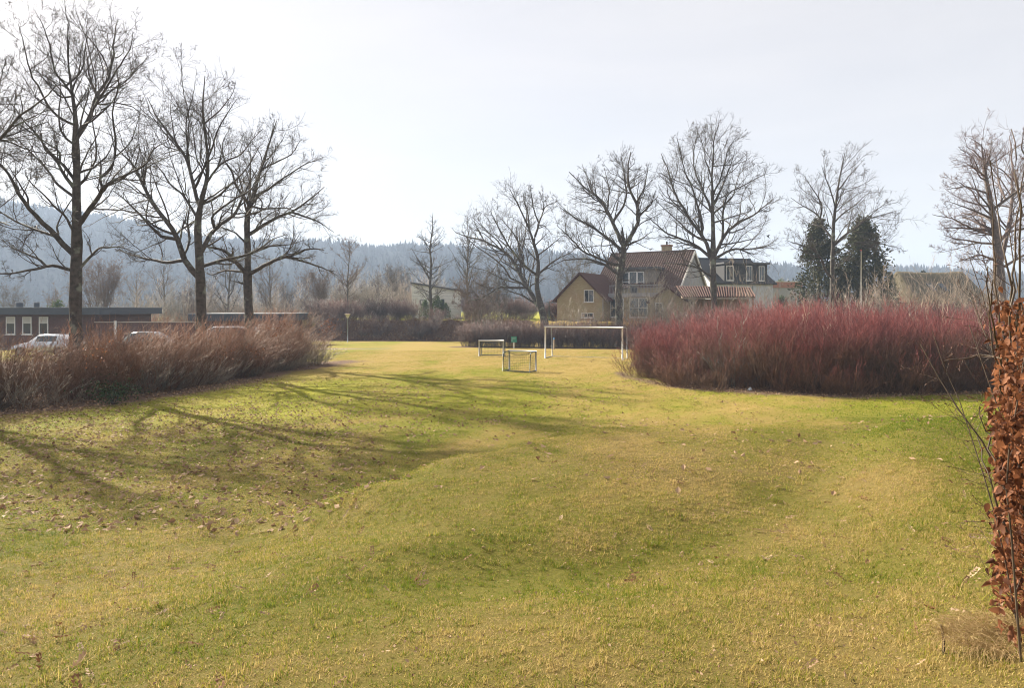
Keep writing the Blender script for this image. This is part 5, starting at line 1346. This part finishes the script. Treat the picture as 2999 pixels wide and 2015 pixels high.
# ------------------------------------------------------------------ brushwood on the bank
def bank_brush():
    rg = np.random.default_rng(66); n = 6500
    x = rg.uniform(-23, 2.2, n); yb = np.interp(x, [-26, -22, -2, 2, 8], [80, 77, 75, 68, 62.5])
    y = yb + rg.uniform(-.5, 3.5, n); z = ground_z(x, y)
    P = np.empty((n, 4, 3)); P[:, 0] = np.stack([x, y, z - .02], -1)
    d = norm(np.stack([rg.normal(size=n), rg.normal(size=n) * .6 - .4, rg.uniform(.1, 1.6, n)], -1)); L = rg.uniform(.25, 1.0, n) ** 1.3 * (1 + 2.2 * np.clip(fuzz(x * 1.7, y * 1.7, 1.5), 0, 1))
    for k in range(1, 4):
        d = norm(d + rg.normal(size=(n, 3)) * .2 + np.array([0, 0, -.22])); P[:, k] = P[:, k - 1] + d * (L / 3)[:, None]
    Rd = np.full((n, 4), .009) * np.linspace(1, .5, 4)
    root = empty('bramble_bank', (-10, 76, gz(-10, 76))); o = np.array(root.location)
    ob = link('stems', tube_mesh('stems', [tubes(P - o, Rd, 3, np.tile(rg.random(n)[:, None], 4), tip=True)]), M['bush'], root); ob['kind'] = 'stuff'
    m = 9000; x = rg.uniform(-23, 2.2, m); y = np.interp(x, [-26, -22, -2, 2, 8], [80, 77, 75, 68, 62.5]) + rg.uniform(-.6, 3.6, m)
    p = np.stack([x, y, ground_z(x, y) + np.abs(rg.normal(size=m)) * .16 * (1 + 1.6 * np.clip(fuzz(x * 1.7, y * 1.7, 1.5), 0, 1))], -1) - o
    v, f, t = bits(rg, p, .16 * rg.uniform(.5, 1.4, m), .3, .6, tone=rg.random(m) ** 2.2)
    ob = link('dead_leaves', np_mesh('dead_leaves', v, [f], {'tone': t}, False), M['litter'], root); ob['kind'] = 'stuff'
    for k in range(46):
        xx = rg.uniform(-23, 2); yy = float(np.interp(xx, [-26, -22, -2, 2, 8], [80, 77, 75, 68, 62.5])) + rg.uniform(.2, 5.0)
        ob = link('shrub', lowb[k % 2] if rg.random() < .6 else mv[k % 3], M['bush'], root); ob.location = (xx - o[0], yy - o[1], gz(xx, yy) - o[2])
        s_ = rg.uniform(.5, 1.1) * (1 if k % 2 else .6); ob.scale = (s_ * 1.5, s_ * 1.5, s_); ob.rotation_euler = (0, 0, rg.uniform(0, 6.28))
    tag(root, 'steep bank covered in dark bramble stems and dead leaves', 'bank')
bank_brush()
# ------------------------------------------------------------------ fallen leaves
OUT = [(0, .5), (.10, .36), (.17, .45), (.10, .22), (.19, .24), (.12, .06), (.2, -.02), (.1, -.16), (.14, -.24), (.05, -.34), (.015, -.36), (.015, -.52), (-.015, -.52), (-.015, -.36), (-.06, -.33), (-.13, -.22), (-.1, -.14), (-.2, .02), (-.11, .1), (-.19, .28), (-.1, .25), (-.16, .44), (-.09, .36)]
def oak_leaf(seed, curl):
    """a lobed dry leaf with a folded, curling blade"""
    rg = np.random.default_rng(seed); mb = MB()
    def bend(x, y):
        z = curl * (x * x * 3.2) + 0.5 * curl * (y * y) + rg.normal() * .012
        return (x * (1 - .2 * abs(curl)), y, z + .05)
    rib = [bend(0, y) for y in np.linspace(.4, -.34, 6)]
    v = [bend(x, y) for x, y in OUT]; n = len(v); c = len(v)
    mb.v = v + rib
    f = []
    for i in range(n):
        j = (i + 1) % n; ym = (OUT[i][1] + OUT[j][1]) / 2
        k = int(np.clip(round((.4 - ym) / .148), 0, 5)); f.append((i, j, c + k))
    mb.f = f
    me = bpy.data.meshes.new('leaf'); me.from_pydata(mb.v, [], mb.f); me.validate(); me.update()
    me.materials.append(M['litter_obj'])
    return me
leaf_meshes = [oak_leaf(200 + i, c) for i, c in enumerate((.5, 1.1, -.8, 1.7, -.3, .9))]
rg = np.random.default_rng(300)
def scatter(n, lo, hi, keep):
    """points on the lawn inside the view, kept with probability keep(x, y)"""
    out = []
    while sum(len(o) for o in out) < n:
        y = np.sqrt(rg.uniform(lo ** 2, hi ** 2, 4000)); x = rg.uniform(-.82, .80, 4000) * y
        k = rg.random(4000) < keep(x, y); out.append(np.stack([x[k], y[k]], -1))
    return np.concatenate(out)[:n]
def near_keep(x, y):
    cre = np.exp(-(seg_dist(x, y, [(6.5, 12.3), (2.5, 6.7), (1.0, 5.2), (-1.2, 5.0)]) / .5) ** 2) + np.exp(-(seg_dist(x, y, [(-2.7, 8.0), (-2.0, 9.9), (-0.4, 11.7)]) / .35) ** 2)
    hed = np.exp(-((x - .66 * y) / .35) ** 2) * (y < 7)
    return np.clip(.22 + .5 * cre + .9 * hed + .45 * sstep((-x - .2 * y) / 2) + .5 * np.exp(-(((x + 2.3) / .7) ** 2 + ((y - 3.7) / .5) ** 2)) + .25 * fuzz(x * 2, y * 2, 1.3), 0.03, 1)
for i, (x, y) in enumerate(scatter(295, 2.9, 9.0, near_keep)):
    s = rg.uniform(.075, .13)
    o = bpy.data.objects.new('fallen_leaf', leaf_meshes[rg.integers(6)])
    o.location = (x, y, gz(x, y) + .028); o.scale = (s, s, s)
    o.rotation_euler = (rg.normal() * .5, rg.normal() * .5 + (math.pi if rg.random() < .3 else 0), rg.uniform(0, 6.28)); col.objects.link(o)
    tag(o, 'curled dry brown oak leaf lying on the lawn', 'leaf', 'dry leaves scattered on the lawn')
def far_keep(x, y):
    L = litterness(x, y)
    left = sstep((-x - .05 * y) / (.35 * y)) * sstep((24 - y) / 6)
    shade = np.exp(-(((x + 4) / 5) ** 2 + ((y - 19) / 6) ** 2))
    cre = np.exp(-(seg_dist(x, y, [(-2.7, 8.0), (-2.0, 9.9), (-0.4, 11.7)]) / .4) ** 2)
    return np.clip(.05 + 1.0 * L + .55 * left + .28 * shade + .5 * cre + .12 * fuzz(x, y, 2.4), .01, 1)
xy = np.concatenate([scatter(20000, 7.5, 30, far_keep), scatter(10000, 2.8, 10.0, lambda x, y: np.clip(.35 + .5 * fuzz(x * 2.2, y * 2.2, 1.7), .05, 1)), scatter(2500, 26, 48, far_keep)])
sz = np.concatenate([rg.uniform(.05, .115, 20000), rg.uniform(.006, .026, 10000) * rg.uniform(.5, 1.2, 10000), rg.uniform(.06, .11, 2500)])
p = np.stack([xy[:, 0], xy[:, 1], ground_z(xy[:, 0], xy[:, 1]) + .022 + rg.random(len(xy)) * .012], -1)
v, f, t = bits(rg, p, sz, .72, .6, tone=rg.random(len(xy)) ** .8, curl=.35)
tag(link('leaf_litter', np_mesh('leaf_litter', v, [f], {'tone': t}, False), M['litter']), 'dry oak leaves littering the lawn and the foot of the hedges', 'leaf litter', kind='stuff')

# ------------------------------------------------------------------ grass
def grass_mat(name):
    m, n, l, p = new_mat(name)
    def inst(s):
        a = n.new('ShaderNodeAttribute'); a.attribute_type = 'INSTANCER'; a.attribute_name = s; return a
    oi = n.new('ShaderNodeObjectInfo')
    bl = n.new('ShaderNodeAttribute'); bl.attribute_name = 'tone'
    ad = n.new('ShaderNodeMath'); ad.operation = 'MULTIPLY_ADD'; ad.inputs[1].default_value = 1.0; ad.inputs[2].default_value = -.5; l.new(bl.outputs['Fac'], ad.inputs[0])
    a2 = n.new('ShaderNodeMath'); a2.operation = 'ADD'; l.new(inst('dry').outputs['Fac'], a2.inputs[0]); l.new(ad.outputs[0], a2.inputs[1])
    a3 = n.new('ShaderNodeMath'); a3.operation = 'MULTIPLY_ADD'; a3.inputs[1].default_value = .6; a3.inputs[2].default_value = -.3; l.new(oi.outputs['Random'], a3.inputs[0])
    a4 = n.new('ShaderNodeMath'); a4.operation = 'ADD'; l.new(a2.outputs[0], a4.inputs[0]); l.new(a3.outputs[0], a4.inputs[1])
    r = n.new('ShaderNodeValToRGB'); e = r.color_ramp.elements
    e[0].position = .12; e[0].color = (.115, .165, .012, 1); e[1].position = .9; e[1].color = (.5, .37, .15, 1)
    x = e.new(.38); x.color = (.255, .265, .022, 1); x = e.new(.58); x.color = (.37, .295, .065, 1)
    l.new(a4.outputs[0], r.inputs['Fac'])
    mm = n.new('ShaderNodeMixRGB'); mm.inputs['Color2'].default_value = (.29, .29, .025, 1); l.new(inst('moss').outputs['Fac'], mm.inputs['Fac']); l.new(r.outputs['Color'], mm.inputs['Color1'])
    l.new(mm.outputs['Color'], p.inputs['Base Color']); p.inputs['Roughness'].default_value = .6; p.inputs['Specular IOR Level'].default_value = .12
    tr = n.new('ShaderNodeBsdfTranslucent'); l.new(mm.outputs['Color'], tr.inputs['Color'])
    ms = n.new('ShaderNodeMixShader'); ms.inputs['Fac'].default_value = .42; out = n['Material Output']
    l.new(p.outputs['BSDF'], ms.inputs[1]); l.new(tr.outputs['BSDF'], ms.inputs[2]); l.new(ms.outputs['Shader'], out.inputs['Surface'])
    return m
GM = grass_mat('lawn_grass_blades')
def tuft(seed, nb, rad, h, wid, lay=.8):
    rg = np.random.default_rng(seed); V, Fq, T = [], [], []
    for k in range(nb):
        a = rg.uniform(0, 6.28); r0 = rad * math.sqrt(rg.random()); bx, by = r0 * math.cos(a), r0 * math.sin(a)
        az = rg.uniform(0, 6.28); ln = h * rg.uniform(.5, 1.3); bend = rg.uniform(.25, lay + .5); w = wid * rg.uniform(.6, 1.3)
        px, py = -math.sin(az), math.cos(az); b = len(V); n = 3
        for i in range(n + 1):
            t = i / n; hz = ln * (t - .35 * bend * t * t) * max(.25, 1 - .45 * bend); ho = ln * bend * .75 * t ** 1.4; ww = w * (1 - t) ** .6 * .5 + .0002
            for s in (-1, 1): V.append((bx + math.cos(az) * ho + px * ww * s, by + math.sin(az) * ho + py * ww * s, hz - .004))
        for i in range(n): Fq.append((b + 2 * i, b + 2 * i + 1, b + 2 * i + 3, b + 2 * i + 2))
        T += [rg.random()] * (2 * n + 2)
    me = np_mesh('tuft', V, [np.array(Fq)], {'tone': T}); me.materials.append(GM)
    return me
def grass(name, label, lo, hi, xl, dens, tufts, step, smin, smax, seed):
    ys = np.arange(lo, hi + step, step); xs = np.arange(-xl * hi, xl * hi + step, step)
    X, Y = np.meshgrid(xs, ys); ok = np.abs(X) < xl * Y + .4
    idx = np.arange(X.size).reshape(X.shape); q = np.stack([idx[:-1, :-1], idx[:-1, 1:], idx[1:, 1:], idx[1:, :-1]], -1).reshape(-1, 4)
    q = q[ok.ravel()[q].all(1)]
    used = np.unique(q); rem = -np.ones(X.size, int); rem[used] = np.arange(len(used))
    Xu, Yu = X.ravel()[used], Y.ravel()[used]
    de = np.clip(1 - 1.25 * litterness(Xu, Yu), 0, 1) * np.clip(.85 + .35 * fuzz(Xu * 2.5, Yu * 2.5, 2.0), .25, 1.2)
    me = np_mesh(name, np.stack([Xu, Yu, ground_z(Xu, Yu) + .001], -1), [rem[q]], {'dry': dryness(Xu, Yu), 'moss': mossy(Xu, Yu) * .8, 'dens': de})
    o = link(name, me, GM)
    pc = bpy.data.collections.new(name + '_tufts')
    for t in tufts:
        ob = bpy.data.objects.new('tuft', t); pc.objects.link(ob)
    ng = bpy.data.node_groups.new(name, 'GeometryNodeTree')
    ng.interface.new_socket('Geometry', in_out='INPUT', socket_type='NodeSocketGeometry'); ng.interface.new_socket('Geometry', in_out='OUTPUT', socket_type='NodeSocketGeometry')
    N, Lk = ng.nodes, ng.links
    gi, go = N.new('NodeGroupInput'), N.new('NodeGroupOutput')
    na = N.new('GeometryNodeInputNamedAttribute'); na.data_type = 'FLOAT'; na.inputs['Name'].default_value = 'dens'
    mu = N.new('ShaderNodeMath'); mu.operation = 'MULTIPLY'; mu.inputs[1].default_value = dens; Lk.new(na.outputs['Attribute'], mu.inputs[0])
    dp = N.new('GeometryNodeDistributePointsOnFaces'); dp.inputs['Seed'].default_value = seed
    Lk.new(gi.outputs[0], dp.inputs['Mesh']); Lk.new(mu.outputs[0], dp.inputs['Density'])
    ci = N.new('GeometryNodeCollectionInfo'); ci.inputs['Collection'].default_value = pc; ci.inputs['Separate Children'].default_value = True; ci.inputs['Reset Children'].default_value = True
    io = N.new('GeometryNodeInstanceOnPoints'); io.inputs['Pick Instance'].default_value = True
    rr = N.new('FunctionNodeRandomValue'); rr.data_type = 'FLOAT_VECTOR'; rr.inputs['Min'].default_value = (-.15, -.15, 0); rr.inputs['Max'].default_value = (.15, .15, 6.283)
    rs = N.new('FunctionNodeRandomValue'); rs.data_type = 'FLOAT'; rs.inputs['Min'].default_value, rs.inputs['Max'].default_value
    for s in rs.inputs:
        if s.name == 'Min' and s.type == 'VALUE': s.default_value = smin
        if s.name == 'Max' and s.type == 'VALUE': s.default_value = smax
    Lk.new(dp.outputs['Points'], io.inputs['Points']); Lk.new(ci.outputs[0], io.inputs['Instance'])
    Lk.new(rr.outputs[0], io.inputs['Rotation']); Lk.new([s for s in rs.outputs if s.type == 'VALUE'][0], io.inputs['Scale'])
    Lk.new(io.outputs[0], go.inputs[0])
    md = o.modifiers.new('grass', 'NODES'); md.node_group = ng
    return tag(o, label, 'grass', kind='stuff')
near_t = [tuft(400 + i, 14, .04, .018, .0032) for i in range(6)] + [tuft(420, 20, .035, .04, .0036, .5)]
mid_t = [tuft(440 + i, 14, .08, .022, .007) for i in range(5)]
far_t = [tuft(460 + i, 12, .14, .034, .016) for i in range(4)]
grass('grass', 'short tufted lawn grass on the near slope', 2.5, 8.0, 1.15, 1250, near_t, .1, .7, 1.3, 1)
grass('grass', 'short lawn grass on the hollow and mound', 8.0, 17, 1.0, 420, mid_t, .25, .7, 1.3, 2)
grass('grass', 'mown straw-coloured grass of the far playing field', 17, 52, .75, 62, far_t, .7, .7, 1.3, 3)

clump_t = [tuft(480 + i, 42, .07, .075, .0042, .9) for i in range(4)]
grass('grass_clumps', 'scattered clumps of longer green grass on the near slope', 2.5, 12.0, .80, 5.5, clump_t, .3, .5, 1.3, 4)
# straw heap beside the hedge and a stick
root = empty('dry_grass_clump', (2.26, 2.98, gz(2.26, 2.98)))
root.scale = (.8, .8, .7)
rg = np.random.default_rng(500); n = 2300; a = rg.uniform(0, 6.28, n); r0 = np.sqrt(rg.random(n))
P = np.empty((n, 5, 3)); P[:, 0] = np.stack([r0 * np.cos(a) * .46, r0 * np.sin(a) * .26, np.zeros(n) - .01], -1)
d = norm(np.stack([np.cos(a + rg.normal(size=n)) * .8, np.sin(a + rg.normal(size=n)) * .8, rg.uniform(.05, .7, n)], -1)); L = rg.uniform(.06, .2, n)
for k in range(1, 5):
    d = norm(d + rg.normal(size=(n, 3)) * .18 + np.array([0, 0, -.22 if k < 3 else -.4])); P[:, k] = P[:, k - 1] + d * (L / 4)[:, None]
vv, qq, aa = tubes(P, np.full((n, 5), .0011) * np.linspace(1, .5, 5), 3, np.tile(rg.random(n)[:, None], 5))
link('straw', np_mesh('straw', vv, [qq], {'tone': aa}), M['straw'], root)
tag(root, 'heap of dry straw-coloured grass at the foot of the copper hedge', 'dry grass')
x, y = W(2762, 1990, 3.05)[:2]
st = MB().tube([(0, 0, -.05), (.004, .0, .06), (-.002, .01, .13)], [.007, .006, .004], 7).build('dry_stick', M['beech'], None, (x, y, gz(x, y)))
tag(st, 'short upright dry stick in the straw beside the hedge', 'stick')

# ------------------------------------------------------------------ copper beech hedge close by
def beech_hedge():
    rg = np.random.default_rng(610)
    bx, by = 2.62, 3.15; root = empty('beech_hedge', (bx, by, gz(bx, by))); o = np.array(root.location)
    n = 48
    y0 = rg.uniform(2.75, 3.7, n); x0 = (rg.uniform(2962, 3300, n) - CX) / F * y0; z0 = ground_z(x0, y0) - .05
    P = np.empty((n, 9, 3)); P[:, 0] = np.stack([x0, y0, z0], -1)
    d = norm(np.stack([np.abs(rg.normal(size=n)) * .1, np.abs(rg.normal(size=n)) * .12, np.ones(n)], -1)); L = rg.uniform(1.1, 2.0, n)
    for k in range(1, 9):
        d = norm(d + rg.normal(size=(n, 3)) * .07 + np.array([.01, .02, .02])); P[:, k] = P[:, k - 1] + d * (L / 8)[:, None]
    Rd = rg.uniform(.0035, .007, n)[:, None] * np.linspace(1, .35, 9)
    # long whips above and to the left, placed as they grow in the photo
    whips = [[(2975, 980), (2988, 700), (2975, 500), (2962, 378)], [(2960, 1000), (2940, 760), (2915, 560), (2900, 470)], [(2935, 1080), (2900, 900), (2893, 780)], [(2950, 1060), (2925, 860), (2912, 690), (2905, 600)],
             [(2950, 1450), (2905, 1330), (2880, 1250), (2868, 1190)], [(2950, 1560), (2900, 1420), (2870, 1320), (2862, 1280)],
             [(2955, 1040), (2880, 1045), (2820, 1052), (2765, 1058)], [(2960, 900), (2985, 620), (2999, 500)], [(2945, 1180), (2905, 1020), (2895, 930), (2908, 820)]]
    WP = np.array([resample([W(px, py, 3.05 + rg.uniform(-.2, .2)) for px, py in w], 9) for w in whips]); WP[:, 1:-1] += rg.normal(size=WP[:, 1:-1].shape) * .006
    WR = np.full((len(WP), 9), .0052) * np.linspace(1, .4, 9)
    P = np.concatenate([P, WP]); Rd = np.concatenate([Rd, WR])
    parts = [tubes(P - o, Rd, 6, np.zeros(Rd.shape))]
    per = np.concatenate([np.full(n, 17), np.full(len(WP), 5)])
    P1, R1, _ = grow(rg, P, Rd, per, .12, 1, (28, 60), (.1, .28), 6, .16, .03, ratio=.5, rmin=.0014, bias=(-.15, 0, .05)); parts.append(tubes(P1 - o, R1, 3, np.full(R1.shape, .5)))
    P2, R2, _ = grow(rg, P1, R1, 2, .25, 1, (30, 60), (.25, .6), 4, .16, .02, ratio=.7, rmin=.0012); parts.append(tubes(P2 - o, R2, 3, np.full(R2.shape, 1.0)))
    link('stems', tube_mesh('stems', parts), M['beech'], root)
    # buds at the twig tips
    tips = np.concatenate([P1[:, -1], P2[::4, -1]]); td = norm(np.concatenate([P1[:, -1] - P1[:, -2], P2[::4, -1] - P2[::4, -2]]))
    BP = np.stack([tips, tips + td * .005, tips + td * .016], 1); BR = np.tile(np.array([[.0014, .0026, .0003]]), (len(tips), 1))
    v, q, a = tubes(BP - o, BR, 4, np.full(BR.shape, 1.0)); ob = link('buds', np_mesh('buds', v, [q], {'age': a}), M['beech'], root); ob['kind'] = 'stuff'
    # leaves: ovate, folded along the midrib, hanging from the twigs of the dense part
    def leaf(seed, fold, curl):
        r_ = np.random.default_rng(seed); ys = np.linspace(0, 1, 5); wd = np.sin(np.pi * ys ** .8) * .3; V = []
        for y, w in zip(ys, wd):
            zc = -curl * y * y
            V += [(-w, y, zc + fold * w + r_.normal() * .012), (0, y, zc), (w, y, zc + fold * w + r_.normal() * .012)]
        fc = []
        for i in range(4): fc += [(3 * i, 3 * i + 1, 3 * i + 4, 3 * i + 3), (3 * i + 1, 3 * i + 2, 3 * i + 5, 3 * i + 4)]
        return V, fc
    LM = []
    for i, (fo, cu) in enumerate(((.3, .2), (.7, .5), (.15, -.35), (1.0, .7), (.5, -.2))):
        V, fc = leaf(620 + i, fo, cu); me = np_mesh('leaf', V, [np.array(fc)]); me.materials.append(M['copper_obj']); LM.append((me, np.array(V), np.array(fc)))
    cand = np.concatenate([P1[:, 2:].reshape(-1, 3), P2[:, 1:].reshape(-1, 3)]); cand = np.concatenate([cand, cand + rg.normal(size=cand.shape) * np.array([.03, .04, .03])])
    px = CX + F * cand[:, 0] / cand[:, 1]; dens = np.exp(-np.maximum(0, 2926 - px) / 12) * sstep((3.3 - cand[:, 2]) / .5) * sstep((cand[:, 2] - 1.62) / .12)
    cand = cand[rg.random(len(cand)) < dens * .9]
    nv = 1500; yv = rg.uniform(2.85, 3.6, nv); zv = rg.uniform(1.62, 3.15, nv) ; pv = 2908 + 110 * rg.random(nv) ** .8 + 14 * np.sin(zv * 9) + 8 * np.sin(zv * 23)
    cand = np.concatenate([np.stack([(pv - CX) / F * yv, yv, zv], -1), cand])
    px = CX + F * cand[:, 0] / cand[:, 1]
    order = np.lexsort((cand[:, 1], (px > 3000))); cand = cand[order]
    single = cand[:300]; rest = cand[300:5200]
    def pose(k):
        e = (rg.uniform(-1.9, -.3), rg.normal() * .6, rg.uniform(0, 6.28)); return Matrix.Rotation(e[2], 3, 'Z') @ Matrix.Rotation(e[1], 3, 'Y') @ Matrix.Rotation(e[0], 3, 'X')
    for p in single:
        me = LM[rg.integers(5)][0]; ob = bpy.data.objects.new('leaf', me); ob.parent = root; s = rg.uniform(.018, .048)
        ob.matrix_local = Matrix.Translation(Vector(p - o)) @ pose(0).to_4x4() @ Matrix.Diagonal((s, s, s, 1)); col.objects.link(ob)
    V, Fc, T, off = [], [], [], 0
    for p in rest:
        _, lv, lf = LM[rg.integers(5)]; Rm = np.array(pose(0)); s = rg.uniform(.018, .046)
        V.append((lv * s) @ Rm.T + p - o); Fc.append(lf + off); off += len(lv); T.append(np.full(len(lv), rg.random()))
    if V:
        ob = link('foliage', np_mesh('foliage', np.concatenate(V), [np.concatenate(Fc)], {'tone': np.concatenate(T)}), M['copper'], root); ob['kind'] = 'stuff'
    tag(root, 'clipped beech hedge with copper winter leaves and long bare whips', 'hedge')
beech_hedge()
def bird():
    p = W(2248, 692, 55); root = empty('bird', p, R(20))
    MB().tube([(-.1, 0, .08), (-.06, 0, .06), (0, 0, .03), (.07, 0, -.02), (.12, 0, -.07), (.2, 0, -.15)], [.012, .04, .06, .05, .03, .012], 8).build('body', mat('black_feathers', (.02, .02, .022), .6), root, smooth=True)
    for s in (-1, 1): MB().add([(-.03, s * .04, .06), (.06, s * .04, 0), (.05, s * .2, .1), (-.04, s * .22, .14)], [(0, 1, 2, 3)]).build('wing', M['dark_roof'], root)
    tag(root, 'small dark bird flying beside the large symmetrical oak', 'bird')
bird()
